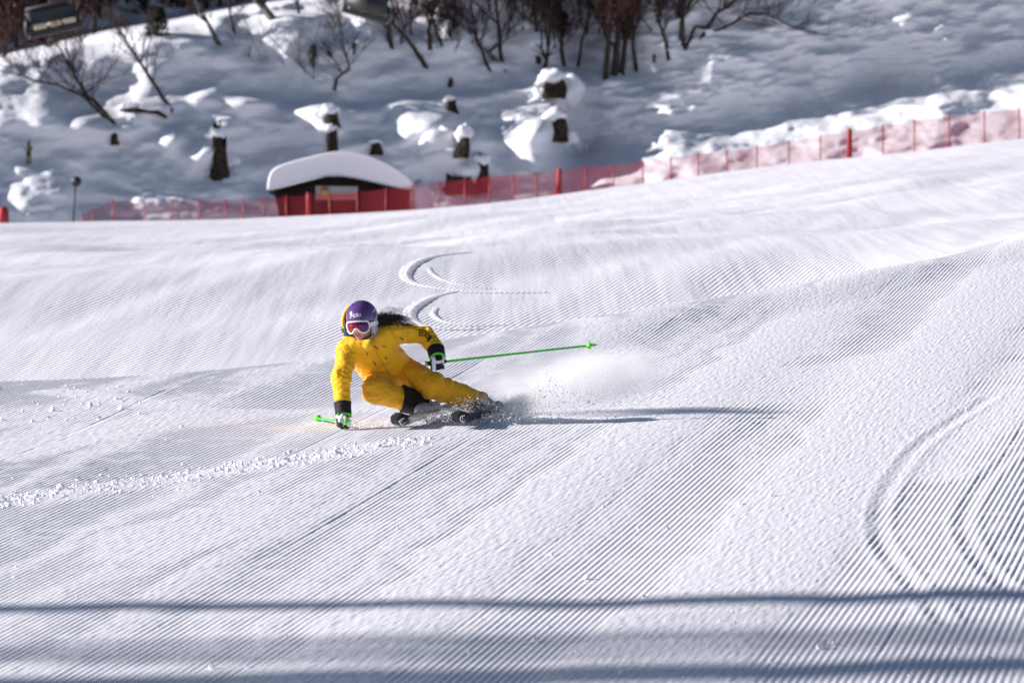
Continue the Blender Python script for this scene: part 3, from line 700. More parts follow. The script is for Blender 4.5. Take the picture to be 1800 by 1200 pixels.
# ------------------------------------------------------------------ hut
YH = 300.0; sH = YH/FPX
def hp(px, py, d=0.): return at(px, py, YH+d)
hut = empty('snowy_hut', hp(605, 385)); DEP = 6.0
def prism(P, d0, d1, name, m, parent, extra=0.0):
    n = len(P); F0 = [at(a, b, YH)+Vector((0, d0, 0)) for a, b in P]; F1 = [v+Vector((0, d1-d0, 0)) for v in F0]
    mb = MB(); mb.add(F0+F1, [tuple(range(n)), tuple(reversed(range(n, 2*n)))]+[(i, i+n, (i+1) % n+n, (i+1) % n) for i in range(n)])
    return mb.build(name, m, parent, smooth=False)
prism([(494, 400), (716, 400), (706, 336), (588, 310), (482, 338)], .16, DEP, 'wall', M['wood_dark'], hut)
# upright cladding boards on the front
xs = np.linspace(483, 713, 30)
for a, b in zip(xs[:-1], xs[1:]):
    c = (a+b)/2; top = np.interp(c, [482, 588, 706], [338, 311, 336])+2; slant = np.interp(c, [482, 600, 713], [10, 0, 8])
    prism([(a+.5+slant, 399), (b-.3+slant, 399), (b-.3, top), (a+.5, top)], .02+.05*rng.random(), .15, 'board', M['wood_dark'], hut)
prism([(473, 339), (588, 309.5), (716, 338), (716, 334), (588, 305), (473, 335)], -.8, DEP+.5, 'roof', M['wood_dark'], hut)
# thick rounded snow on the roof
prof_t = [(470, 334), (471, 322), (474, 308), (480, 298), (492, 291), (515, 284), (545, 276), (575, 269), (592, 266.5), (612, 267), (640, 271), (665, 279), (690, 291), (710, 303), (722, 314), (729, 324), (726, 331)]
prof_b = [(716, 334), (660, 321.5), (588, 305), (530, 319), (473, 335)]
loop = prof_t+prof_b; cx = 600; cy = 305; rings = []
for d, f in ((-1.0, .80), (-1.12, .92), (-1.0, .975), (-.8, 1.0), (2.5, 1.01), (DEP+.4, 1.0), (DEP+.7, .95), (DEP+.75, .8)):
    rings.append([at(cx+(a-cx)*(1-(1-f)*.22), (b if i >= len(prof_t) else b+(1-f)*24), YH)+Vector((0, d, 0)) for i, (a, b) in enumerate(loop)])
n = len(loop); mb = MB(); V = [w for r in rings for w in r]
F = [(i*n+k, i*n+(k+1) % n, (i+1)*n+(k+1) % n, (i+1)*n+k) for i in range(len(rings)-1) for k in range(n)]
F += [tuple(reversed(range(n))), tuple(range((len(rings)-1)*n, len(rings)*n))]
mb.add(V, F); rs = mb.build('roof_snow', M['snow_cap'], hut)
md = rs.modifiers.new('sub', 'SUBSURF'); md.levels = 2; md.render_levels = 2
bd = prism([(555, 351), (629, 351), (629, 328), (555, 327)], -.06, -.0, 'notice_board', M['board'], hut)
prism([(556, 349), (628, 349), (628, 342), (556, 342)], -.075, -.062, 'red_band', M['red_stripe'], bd)
mb = MB(); cc = hp(571, 337, -.07); mb.tube([cc, cc-Vector((0, .03, 0))], .26, 20); mb.build('round_emblem', M['emblem'], bd)
tag(hut, 'dark wooden hut under a thick rounded snow roof behind the red net', 'hut')
# drifts against both hut corners
for (a, b, lab) in ((736, 358, 'tall snow drift against the right corner of the hut'),):
    mb = MB(); mb.blob(at(a, b, YH+2.2), 26*sH if a > 600 else 12*sH, 1.6, 42*sH if a > 600 else 40*sH, 18, 12, .08, 5)
    tag(mb.build('snow_drift', M['snow_cap']), lab, 'snow drift')

# ------------------------------------------------------------------ safety net fence
FP = [(145, 375), (163, 366), (198, 350), (255, 354), (302, 352), (350, 350), (397, 350), (428, 348), (463, 346), (503, 344), (543, 340), (580, 338), (628, 335), (678, 330), (725, 323), (772, 318), (817, 313), (860, 308), (902, 305), (943, 302), (982, 297), (1030, 291), (1078, 288), (1130, 282), (1180, 275), (1228, 268), (1278, 263), (1330, 256), (1387, 247), (1442, 236), (1493, 228), (1552, 219), (1607, 209), (1669, 202), (1731, 195), (1792, 188), (1855, 181), (1920, 174), (1985, 167), (2050, 160), (2115, 154), (2180, 148), (2250, 142), (2320, 136)]
fyf = STF[4][0]
def fpt(px, py): Yf = float(fyf(np.array([px]))[0])+1.0; return at(px, py, Yf)
fence = empty('safety_net_fence', fpt(900, 362)); thick = {543, 982, 1493}
for i, (a, b) in enumerate(FP):
    p = fpt(a, b); zb = zg(p.x, p.y)-.3; mb = MB(); big = a in thick
    lean = random.uniform(-.03, .03)
    if big:
        mb.tube([Vector((p.x, p.y, zb)), Vector((p.x+lean, p.y, p.z-.1)), Vector((p.x+lean, p.y, p.z+.05))], [.13, .12, .08], 10); mb.build('padded_post', M['red_pad'], fence)
        if a == 982:
            mb = MB(); mb.tube([Vector((p.x-.35, p.y-.2, zb+.25)), Vector((p.x, p.y-.1, p.z-.7))], .05, 8); mb.build('brace', M['red_pad'], fence)
    else:
        mb.tube([Vector((p.x, p.y, zb)), Vector((p.x+lean, p.y, p.z))], .032, 8); mb.build('post', M['red'], fence)
for (a, b), (c, d) in zip(FP[:-1], FP[1:]):
    nx, nz = 5, 7; V = []; F = []
    for i in range(nx+1):
        t = i/nx; p = fpt(a+(c-a)*t, b+(d-b)*t); sag = 1.2*math.sin(math.pi*t)*.04; zb = zg(p.x, p.y)-.1
        for j in range(nz+1):
            w = j/nz; V.append((p.x, p.y+.05+.07*math.sin(math.pi*t)*math.sin(3*w+a), zb+(p.z-.04-sag-zb)*w))
    for i in range(nx):
        for j in range(nz): F.append((i*(nz+1)+j, (i+1)*(nz+1)+j, (i+1)*(nz+1)+j+1, i*(nz+1)+j+1))
    mesh_np('net_panel', V, F, True, M['net'], fence)
tag(fence, 'red safety net on thin red poles running along the crest past the hut', 'fence')
# red pads lying at the left edge
Yl = 293.0
rp = empty('red_pole_pad', at(6, 396, Yl)); mb = MB(); mb.tube([at(6, 402, Yl), at(6, 372, Yl), at(5, 364, Yl)], [.30, .29, .2], 12); mb.build('pad', M['red_pad'], rp)
mb = MB(); mb.tube([at(20, 399, Yl), at(38, 397, Yl)], [.2, .12], 10); mb.build('fallen_pad', M['red_pad'], rp)
tag(rp, 'red padded bundle cut by the left edge beside the marker disc pole', 'pad')
# round marker disc on a pole
Ym = 297.0; mk = empty('marker_sign', at(131, 396, Ym)); mb = MB()
mb.tube([at(128, 400, Ym), at(133, 318, Ym)], .05, 8); mb.build('pole', M['dark_metal'], mk)
c = at(134, 319, Ym-.05); mb = MB(); mb.tube([c, c-Vector((0, .06, 0))], .27, 24); mb.build('disc', M['dark_metal'], mk)
tag(mk, 'dark round disc on a thin pole in the shaded snow at left', 'sign')

# ------------------------------------------------------------------ surface nets for bodies and clothes
def surf_nets(f, lo, hi, h):
    ax = [np.arange(lo[i], hi[i]+h, h) for i in range(3)]
    P = np.stack(np.meshgrid(*ax, indexing='ij'), -1); S = 4       # coarse pass, then fine only near the surface
    Dc = f(P[::S, ::S, ::S]); D = Dc.repeat(S, 0).repeat(S, 1).repeat(S, 2)[:len(ax[0]), :len(ax[1]), :len(ax[2])].copy()
    nearm = np.abs(D) < S*h*2.2; D[nearm] = f(P[nearm])
    s = D < 0; n = D.shape; cnt = np.zeros((n[0]-1, n[1]-1, n[2]-1)); acc = np.zeros(cnt.shape+(3,))
    sl = lambda o, a: tuple(slice(o[k], n[k]-1+o[k]) for k in range(3))
    for axis in range(3):
        oth = [k for k in range(3) if k != axis]
        for b0 in (0, 1):
            for b1 in (0, 1):
                o = [0, 0, 0]; o[oth[0]] = b0; o[oth[1]] = b1; o2 = list(o); o2[axis] = 1
                d0 = D[sl(o, 0)]; d1 = D[sl(o2, 0)]; cr = (d0 < 0) != (d1 < 0)
                t = np.where(cr, d0/np.where(cr, d0-d1, 1), 0)
                v = np.zeros(acc.shape); v[..., axis] = t; v[..., oth[0]] = b0; v[..., oth[1]] = b1
                acc += v*cr[..., None]; cnt += cr
    act = cnt > 0; vid = -np.ones(cnt.shape, np.int64); vid[act] = np.arange(act.sum())
    ijk = np.argwhere(act); V = np.array(lo)+h*(ijk+acc[act]/cnt[act][:, None])
    Q = []
    for axis in range(3):
        a1, a2 = (axis+1) % 3, (axis+2) % 3
        A = [slice(None)]*3; B = [slice(None)]*3; A[axis] = slice(0, -1); B[axis] = slice(1, None)
        ch = s[tuple(A)] != s[tuple(B)]; e = np.argwhere(ch); pos = s[tuple(A)][ch]
        ok = (e[:, a1] > 0) & (e[:, a2] > 0) & (e[:, a1] < n[a1]-1) & (e[:, a2] < n[a2]-1); e = e[ok]; pos = pos[ok]
        def c(d1, d2):
            w = e.copy(); w[:, a1] += d1; w[:, a2] += d2; return vid[w[:, 0], w[:, 1], w[:, 2]]
        qd = np.stack([c(-1, -1), c(0, -1), c(0, 0), c(-1, 0)], 1); qd[~pos] = qd[~pos][:, ::-1]; Q.append(qd)
    Q = np.concatenate(Q); Q = Q[(Q >= 0).all(1)]
    return V, Q
def cap(P, a, b, ra, rb):
    a = np.array(a); b = np.array(b); ab = b-a; t = np.clip(((P-a)@ab)/(ab@ab+1e-12), 0, 1)
    return np.linalg.norm(P-a-t[..., None]*ab, axis=-1)-(ra+(rb-ra)*t)
def ell(P, c, r, R=None):
    q = P-np.array(c)
    if R is not None: q = q@np.array(R)                # columns of R are the local axes
    r = np.array(r); k0 = np.linalg.norm(q/r, axis=-1); k1 = np.linalg.norm(q/(r*r), axis=-1)
    return k0*(k0-1)/np.maximum(k1, 1e-6)
def rbox(P, c, hsz, R, r):
    q = np.abs((P-np.array(c))@np.array(R))-np.array(hsz)+r
    return np.linalg.norm(np.maximum(q, 0), axis=-1)+np.minimum(q.max(-1), 0)-r
def smin(a, b, k):
    h = np.clip(.5+.5*(b-a)/k, 0, 1); return b*(1-h)+a*h-k*h*(1-h)
def fold(V, Q, disp):
    """push vertices along their normals"""
    fn = np.cross(V[Q[:, 2]]-V[Q[:, 0]], V[Q[:, 3]]-V[Q[:, 1]]); N = np.zeros_like(V)
    for k in range(4): np.add.at(N, Q[:, k], fn)
    N /= np.maximum(np.linalg.norm(N, axis=1), 1e-9)[:, None]
    return V+N*disp(V)[:, None]
def sdf_obj(name, f, lo, hi, h, m, parent, disp=None):
    V, Q = surf_nets(f, lo, hi, h)
    if disp is not None: V = fold(V, Q, disp)
    o = mesh_np(name, V, Q, True, m, parent); return o, V, Q

# ------------------------------------------------------------------ the skier
YS = 40.0
def P3(px, py, d=0.): return np.array(at(px, py, YS+d))
pers = empty('person', Vector(P3(800, 738, 0))); 
RS, RE, RW = P3(612, 615, -.14), P3(600, 663, -.27), P3(602, 706, -.31)
LS, LE, LW = P3(690, 585, -.05), P3(747, 588, .05), P3(766, 613, -.10)
HPR, KNR, ANR = P3(668, 666, .15), P3(659, 686, -.20), P3(742, 711, .02)
HPL, KNL, ANL = P3(703, 650, .20), P3(762, 678, -.06), P3(848, 709, .05)
H0 = Vector(P3(636, 566, -.13))
hf = Vector((-math.sin(math.radians(20)), -math.cos(math.radians(20)), -.16)).normalized()
hu = Vector((-.07, 0, 1)); hu = (hu-hf*hu.dot(hf)).normalized(); hr = Vector(hu.cross(hf))*1.0
if hr.x < 0: hr = -hr
HR = np.array([hr[:], hf[:], hu[:]]).T                 # columns: right, forward, up
def hl(a, b, c): return np.array(H0)+HR@np.array([a, b, c])

# body: one continuous figure under the clothes
def f_body(P):
    d = smin(ell(P, hl(0, -.01, .015), (.078, .098, .105), HR), ell(P, hl(0, .035, -.055), (.058, .062, .062), HR), .03)
    d = smin(d, cap(P, hl(0, .085, -.012), hl(0, .112, -.045), .010, .014), .012)      # nose
    d = smin(d, cap(P, hl(-.012, .088, -.072), hl(.012, .088, -.072), .009, .009), .008)   # mouth
    d = smin(d, cap(P, hl(-.012, .087, -.085), hl(.012, .087, -.085), .008, .008), .007)
    d = smin(d, ell(P, hl(0, .075, -.108), (.022, .018, .016), HR), .015)               # chin
    for sgn in (-1, 1):
        d = smin(d, ell(P, hl(sgn*.040, .072, -.045), (.026, .022, .024), HR), .015)     # cheeks
        d = smin(d, ell(P, hl(sgn*.078, -.01, -.02), (.010, .022, .034), HR), .008)      # ears
    nb = P3(650, 604, -.10)
    d = smin(d, cap(P, hl(0, -.02, -.06), nb, .052, .056), .03)
    d = smin(d, cap(P, P3(640, 622, -.06), P3(672, 660, .15), .09, .085), .05)
    d = smin(d, cap(P, P3(668, 610, -.03), P3(698, 648, .18), .09, .085), .05)
    for a, b, c in ((RS, RE, RW), (LS, LE, LW)):
        d = smin(d, cap(P, a, b, .05, .042), .03); d = smin(d, cap(P, b, c, .040, .028), .02)
    d = smin(d, cap(P, RW, P3(604, 728, -.31), .03, .03), .02); d = smin(d, cap(P, LW, P3(769, 628, -.12), .03, .03), .02)
    for a, b, c in ((HPR, KNR, ANR), (HPL, KNL, ANL)):
        d = smin(d, cap(P, a, b, .082, .06), .04); d = smin(d, cap(P, b, c, .058, .042), .03)
    return d
LO, HI = P3(575, 735, -.42)-.03, P3(870, 520, .42)+.03
LO, HI = np.minimum(LO, HI), np.maximum(LO, HI); LO[1] = 39.5; HI[1] = 40.45
body, BV, BQ = sdf_obj('body', f_body, LO, HI, .007, M['skin'], pers)
body.data.materials.append(M['lip'])
cen = BV[BQ].mean(1); lc = (cen-np.array(H0))@HR
lipm = (np.abs(lc[:, 2]+.079) < .010) & (np.abs(lc[:, 0]) < .019) & (lc[:, 1] > .07)
body.data.polygons.foreach_set('material_index', lipm.astype(np.int32))

def wrinkle(A, s, st=(1, 1, 1), seed=0):
    return lambda V: A*(.62*(1-np.abs(2*noise3(V*s*np.array(st), seed)-1)*2)+.38*(noise3(V*s*2.3, seed+3)*2-1))
def dist_line(V, a, b):
    a = np.array(a); b = np.array(b); ab = b-a; t = ((V-a)@ab)/(ab@ab); return t, np.linalg.norm(V-a-np.clip(t, 0, 1)[:, None]*ab, axis=1)
def f_jacket(P):
    d = cap(P, P3(638, 622, -.07), P3(668, 658, .13), .108, .108)
    d = smin(d, cap(P, P3(668, 610, -.03), P3(697, 645, .16), .108, .112), .06)
    d = smin(d, cap(P, RS, LS, .078, .078), .06)
    d = smin(d, cap(P, RS, RE, .074, .063), .035); d = smin(d, cap(P, RE, RW, .062, .055), .02)
    d = smin(d, cap(P, LS, LE, .070, .058), .03); d = smin(d, cap(P, LE, LW, .058, .053), .02)
    # collar
    d = smin(d, cap(P, P3(610, 599, -.12), P3(622, 607, -.19), .032, .034), .02)
    d = smin(d, cap(P, P3(622, 607, -.19), P3(648, 608, -.22), .034, .034), .02)
    d = smin(d, cap(P, P3(648, 608, -.22), P3(668, 592, -.12), .034, .036), .02)
    # neck opening
    d = np.maximum(d, -cap(P, hl(0, .01, -.03), hl(0, .0, -.10), .10, .085))
    # hem
    hemn = np.array([.45, .62, -.64]); hemn /= np.linalg.norm(hemn)
    d = np.maximum(d, (P-P3(690, 664, .17))@hemn-.02)
    # wrist ends
    for w, e in ((RW, RE), (LW, LE)):
        ax = (w-e)/np.linalg.norm(w-e); near = np.linalg.norm(P-w, axis=-1) < .12
        d = np.where(near, np.maximum(d, (P-w)@ax-.004), d)
    return d
def jacket_disp(V):
    w = wrinkle(.0095, 11, (1.0, .8, 1.7), 4)(V)+wrinkle(.0035, 30, (1, 1, 1.5), 9)(V)
    for a, b in ((RS, RE), (RE, RW), (LS, LE), (LE, LW)):   # folds ringing the sleeves
        t, d = dist_line(V, a, b); L = np.linalg.norm(np.array(b)-np.array(a))
        ang = np.sin((t*L)/.043*2*math.pi+3*noise3(V*9, 2)*2); on = (d < .10) & (t > -.1) & (t < 1.1)
        w = w+np.where(on, .0022*ang*noise3(V*7, 8)*1.6, 0)
    return w
LOj, HIj = P3(575, 690, 0), P3(790, 545, 0); LOj, HIj = np.minimum(LOj, HIj), np.maximum(LOj, HIj); LOj[1] = 39.5; HIj[1] = 40.4; LOj[2] = P3(0, 715, 0)[2]; 
jacket, JV, JQ = sdf_obj('jacket', f_jacket, LOj, HIj, .0058, M['jacket'], pers, jacket_disp)

def f_trousers(P):
    d = cap(P, P3(671, 662, .13), P3(700, 650, .19), .112, .112)
    d = smin(d, cap(P, HPR, KNR, .104, .086), .04); d = smin(d, cap(P, KNR, ANR, .086, .068), .025)
    d = smin(d, cap(P, HPL, KNL, .108, .086), .04); d = smin(d, cap(P, KNL, ANL, .086, .075), .03)
    axr_ = (ANR-KNR)/np.linalg.norm(ANR-KNR); d = np.where(cap(P, KNL, ANL, .1, .1) > .0, np.maximum(d, np.where(cap(P, KNR, ANR, .12, .12) < 0, (P-ANR)@axr_-.0, -1)), d)
    ax2 = (ANL-KNL)/np.linalg.norm(ANL-KNL)
    d = np.maximum(d, (P-ANL)@ax2-.01)
    return d
def trouser_disp(V):
    w = wrinkle(.0105, 10, (.8, 1, 1.7), 14)(V)+wrinkle(.004, 27, (1, 1, 1.4), 19)(V)
    t, d = dist_line(V, KNL, ANL); w = w+np.where((t > -.35) & (t < .35) & (d < .13), .006*np.sin(t*26+4*noise3(V*8, 3)), 0)
    return w
LOt, HIt = P3(630, 738, 0), P3(872, 600, 0); LOt, HIt = np.minimum(LOt, HIt), np.maximum(LOt, HIt); LOt[1] = 39.62; HIt[1] = 40.45
trousers, TV, TQ = sdf_obj('trousers', f_trousers, LOt, HIt, .0062, M['trouser'], pers, trouser_disp)
axr = (ANR-KNR)/np.linalg.norm(ANR-KNR)
gx = P3(708, 690, -.1)
def f_gaiter(P):
    d = cap(P, KNR+axr*.10, ANR, .107, .080); d = np.maximum(d, (gx-P)@np.array([1., .25, -.10])); return np.maximum(d, (P-ANR)@axr-.005)
lo = np.minimum(KNR, ANR)-.12; hi = np.maximum(KNR, ANR)+.12
gaiter, _, _ = sdf_obj('gaiter_panel', f_gaiter, lo, hi, .0065, M['black'], trousers, wrinkle(.004, 20, (1, 1, 1), 23))
gaiter.matrix_parent_inverse = Matrix.Identity(4); gaiter.parent = trousers

# hood: a shell standing up behind the helmet, dark lining inside
hc = P3(631, 567, -.07)
def f_hood(P):
    o_ = ell(P, hc, (.122, .125, .150)); i_ = ell(P, hc, (.108, .112, .138))
    d = np.maximum(o_, -i_); d = np.maximum(d, -(P[..., 1]-(hc[1]-.035)-.35*(P[..., 2]-hc[2])*0))
    return np.maximum(d, (P[..., 2]-(hc[2]+.118)))
hood, _, _ = sdf_obj('hood', f_hood, hc-.17, hc+.17, .006, M['jacket'], jacket, wrinkle(.004, 18, (1, 1, 1), 33))
hood.matrix_parent_inverse = Matrix.Identity(4); hood.parent = jacket
def f_lin(P):
    o_ = ell(P, hc, (.1075, .111, .137)); i_ = ell(P, hc, (.100, .104, .130))
    d = np.maximum(o_, -i_); d = np.maximum(d, -(P[..., 1]-(hc[1]-.050))); d = np.maximum(d, P[..., 2]-(hc[2]+.02))
    L_ = [P3(606, 566, -.06), P3(606, 578, -.08), P3(611, 589, -.12), P3(622, 597, -.16)]
    for a, b in zip(L_[:-1], L_[1:]): d = smin(d, cap(P, a, b, .020, .022), .02)
    return d
lining, _, _ = sdf_obj('hood_lining', f_lin, hc-.17, hc+.17, .006, M['lining'], jacket)
lining.matrix_parent_inverse = Matrix.Identity(4); lining.parent = jacket

# black sleeve cuffs, green straps, gloves with five fingers on the grips
def frame(z_, x_):
    z_ = Vector(z_).normalized(); x_ = Vector(x_); x_ = (x_-z_*x_.dot(z_)).normalized(); return np.array([x_[:], z_.cross(x_)[:], z_[:]]).T
def cuff(a, b, r0, r1):
    lo = np.minimum(a, b)-.09; hi = np.maximum(a, b)+.09; ax = (b-a)/np.linalg.norm(b-a); L = np.linalg.norm(b-a)
    def f(P):
        d = cap(P, a, b, r0, r1); t = (P-a)@ax; return np.maximum(np.maximum(d, -t), t-L)
    return sdf_obj('sleeve_cuff', f, lo, hi, .005, M['black'], pers, wrinkle(.003, 28, (1, 1, 1), 43))[0]
RWe = P3(604, 729, -.33); LWe = P3(769, 629, -.15)
cuff(RW-.01*(RWe-RW), RWe, .060, .056); cuff(LW-.01*(LWe-LW), LWe, .062, .056)
def strap(a, ax, r):
    mb = MB(); ax = Vector(ax).normalized(); x_ = ax.orthogonal().normalized(); y_ = ax.cross(x_); a = Vector(a)
    ring = [a+(x_*math.cos(t)+y_*math.sin(t))*r+ax*.006*math.sin(2*t) for t in np.linspace(0, 2*math.pi, 25)]
    mb.tube(ring, .0125, 8, cap=False); mb.build('wrist_strap', M['green_rubber'], pers)
strap(RWe+(RWe-RW)*.03, RWe-RW, .046); strap(LWe+(LWe-LW)*.03, LWe-LW, .046)
def glove(wrist, hand, gaxis, back):
    """hand closed round a grip through `hand` along gaxis; `back` points out of the back of the hand"""
    g = Vector(gaxis).normalized(); bk = Vector(back); bk = (bk-g*bk.dot(g)).normalized(); sd = g.cross(bk)
    w = Vector(wrist); h_ = Vector(hand)
    if (h_-w).dot(sd) < 0: sd = -sd                      # sd runs from the wrist to the knuckles
    pr = []
    for k in range(4):
        o = g*((k-1.5)*.0215); R_ = (.040, .042, .041, .037)[k]
        pt = [h_+o+(bk*math.cos(t)+sd*math.sin(t))*R_*sc_ for t, sc_ in ((.15, 1.0), (.95, 1.08), (1.8, 1.0), (2.7, .92), (3.4, .85))]
        for a, b, ra, rb in zip(pt[:-1], pt[1:], (.0155, .0145, .0135, .0125), (.0145, .0135, .0125, .011)): pr.append((np.array(a), np.array(b), ra, rb))
    pc = h_+bk*.030-sd*.012
    th = [h_+g*.040-sd*.024+bk*.012, h_+g*.048-sd*.012-bk*.022, h_+g*.036+sd*.016-bk*.036, h_+g*.026+sd*.030-bk*.030]
    Rm = frame(g, bk)
    def f(P):
        d = rbox(P, np.array(pc), (.020, .036, .045), Rm, .018)
        d = smin(d, cap(P, np.array(w), np.array(pc), .042, .036), .02)
        for a, b, ra, rb in pr: d = smin(d, cap(P, a, b, ra, rb), .004)
        for a, b, r_ in zip(th[:-1], th[1:], (.017, .0155, .0145)): d = smin(d, cap(P, np.array(a), np.array(b), r_, r_-.001), .005)
        return d
    c = np.array(h_); o, V, Q = sdf_obj('glove', f, np.minimum(c, np.array(w))-.085, np.maximum(c, np.array(w))+.085, .0042, M['glove_black'], pers)
    o.data.materials.append(M['glove_white'])
    ce = V[Q].mean(1)-c; a_ = ce@np.array(bk); s_ = ce@np.array(sd); g_ = ce@np.array(g)
    wh = ((np.abs(g_+.030) < .012) & (a_ > -.02)) | ((g_ > .034) & (s_ < .02)) | ((a_ > .040) & (np.abs(s_+.01) < .010))
    o.data.polygons.foreach_set('material_index', wh.astype(np.int32)); return o
# poles
RH = P3(605, 741, -.36); LH = P3(768, 637, -.17)
Rtip = P3(556, 738, .58); Ltip = P3(1051, 605.5, .04)
rz_ = zg(Rtip[0], Rtip[1]); Rtip[2] = max(Rtip[2], rz_+.02)
rgz = zg(RH[0], RH[1]); RH[2] = max(RH[2], rgz+.035)
rdir = Vector(Rtip-RH).normalized(); ldir = Vector(Ltip-LH).normalized()
glove(RWe, RH, -rdir, (-.35, -.9, .25)); glove(LWe, LH, ldir, (.15, -.95, -.1))
def ski_pole(label, hand, tip):
    h_ = Vector(hand); t_ = Vector(tip); d = (t_-h_).normalized(); top = h_-d*.075
    o = empty('ski_pole', t_); L = (t_-top).length
    mb = MB(); mb.tube([top+d*.10, top+d*.2, t_-d*.05], [.0085, .0085, .0072], 10); sh = mb.build('shaft', M['green'], o)
    mb = MB(); mb.tube([top, top+d*.006, top+d*.02, top+d*.05, top+d*.09, top+d*.135, top+d*.145], [.010, .016, .017, .014, .0155, .014, .010], 12); mb.build('grip', M['glove_black'], o)
    mb = MB(); mb.tube([top-d*.008, top-d*.004, top+d*.004], [.014, .0195, .0195], 16); mb.build('grip_cap', M['green_rubber'], o)
    mb = MB(); mb.tube([top+d*.32, top+d*.33, top+d*.56, top+d*.57], [.0088, .0098, .0094, .0084], 10); dk = mb.build('dark_sleeve', M['black'], o)
    mb = MB(); r_ = random.Random(2)
    x_ = Vector((0, 0, 1)); x_ = (x_-d*x_.dot(d)).normalized(); y_ = d.cross(x_)
    if y_.y > 0: y_ = -y_
    for k in range(16):                                    # small white lettering along the sleeve
        if k in (5, 10): continue
        q = top+d*(.345+k*.0128)+y_*.0101; mb.box(q, .0085, .0012, .0085*r_.uniform(.55, 1), Matrix((d[:], y_[:], x_[:])).transposed())
    lt = mb.build('lettering', M['white_print'], dk, smooth=False); lt.matrix_parent_inverse = Matrix.Identity(4); dk.parent = o
    mb = MB(); mb.tube([t_-d*.085, t_-d*.065, t_-d*.055, t_-d*.052], [.010, .024, .027, .010], 16); mb.tube([t_-d*.06, t_-d*.02], [.012, .008], 10); mb.build('basket', M['green_rubber'], o)
    mb = MB(); mb.tube([t_-d*.02, t_], [.006, .002], 8); mb.build('metal_tip', M['steel'], o)
    tag(o, label, 'ski pole', 'ski poles of the skier'); return o
ski_pole('green ski pole held low at left, pointing away from the camera beside the snow', RH, Rtip)
ski_pole('long green ski pole with dark sleeve sticking out to the right', LH, Ltip)

# helmet, goggles
hcn = np.array([0, -.012, .03]); hrad = np.array([.110, .132, .122])
def f_helm(P):
    q = (P-np.array(H0))@HR; d = ell(P, hl(*hcn), hrad, HR); d = np.maximum(d, -ell(P, hl(*hcn), hrad-.016, HR))
    low = np.where(q[..., 1] > .02, .010+.0*q[..., 0], .010-.10*np.clip((.02-q[..., 1])/.05, 0, 1))
    return np.maximum(d, low-q[..., 2])
def white_zone(q): return (q[..., 2] < .034-.9*(q[..., 1]-.0)) & (q[..., 1] < .055) & (q[..., 2] < .075)
helm, HV, HQq = sdf_obj('helmet', f_helm, np.array(H0)-.19, np.array(H0)+.19, .0042, M['purple'], pers)
helm.data.materials.append(M['lilac']); ce = (HV[HQq].mean(1)-np.array(H0))@HR
helm.data.polygons.foreach_set('material_index', white_zone(ce).astype(np.int32))
def kid(o, p): o.parent = p; o.matrix_parent_inverse = p.matrix_world.inverted() if False else Matrix.Identity(4); return o
for sg in (-1, 1):
    ear, _, _ = sdf_obj('ear_pad', lambda P: rbox(P, hl(sg*.084, -.012, -.052), (.018, .040, .050), HR, .017), hl(sg*.084, 0, -.05)-.09, hl(sg*.084, 0, -.05)+.09, .005, M['lilac'], helm); kid(ear, helm)
mb = MB()
mb.tube([hl(.092, .02, -.085), hl(.075, .055, -.112), hl(.035, .085, -.128), hl(0, .095, -.130), hl(-.035, .085, -.128), hl(-.075, .055, -.112), hl(-.092, .02, -.085)], .009, 8)
kid(mb.build('chin_strap', M['lilac'], helm), helm)
gr = np.array([.100, .128, .0])
def gsurf(th, c, off=0.0):
    return hl((.102+off)*math.sin(th), -.006+(.122+off)*math.cos(th)-.25*(c+.02)**2*8, c)
def gout(t):                                             # outline of the goggle lens: angle, height
    pts = [(-.80, .012), (-.4, .020), (0, .022), (.4, .020), (.80, .012), (.90, -.015), (.84, -.045), (.55, -.062), (.30, -.056), (.14, -.036), (0, -.028), (-.14, -.036), (-.30, -.056), (-.55, -.062), (-.84, -.045), (-.90, -.015)]
    n = len(pts); i = int(t*n) % n; f = t*n-int(t*n)
    p0, p1, p2, p3 = (np.array(pts[(i+k-1) % n]) for k in range(4))
    return .5*((2*p1)+(p2-p0)*f+(2*p0-5*p1+4*p2-p3)*f*f+(3*p1-p0-3*p2+p3)*f**3)
out = [gout(k/64) for k in range(64)]
gog = MB(); gog.tube([gsurf(a, c, .004) for a, c in out+out[:1]], .0062, 8, cap=False); gogo = gog.build('goggles', M['white'], pers)
mb = MB(); V = []; F = []; ctr = np.array([0, -.012])
for k in range(9):
    for a in out:
        w = ctr*(1-k/8)+np.array(a)*(k/8); V.append(gsurf(w[0], w[1], .010-.006*(k/8)**2))
for k in range(8):
    for j in range(64): F.append((k*64+j, k*64+(j+1) % 64, (k+1)*64+(j+1) % 64, (k+1)*64+j))
mb.add(V, F)
def lens_mat():
    m = mat('mirrored_lens', (.35, .03, .10), .12, metal=.6, spec=.5, coat=.3); nt = m.node_tree; b = nt.nodes['Principled BSDF']
    tc = nt.nodes.new('ShaderNodeTexCoord'); sx = nt.nodes.new('ShaderNodeSeparateXYZ'); r = nt.nodes.new('ShaderNodeValToRGB')
    nt.links.new(tc.outputs['Generated'], sx.inputs[0]); nt.links.new(sx.outputs[0], r.inputs[0]); nt.links.new(r.outputs[0], b.inputs['Base Color'])
    e = r.color_ramp.elements; e[0].color = (.30, .008, .03, 1); e[1].color = (.07, .006, .10, 1); e[0].position = .1; e[1].position = .75
    return m
kid(mb.build('lens', lens_mat(), gogo), gogo)
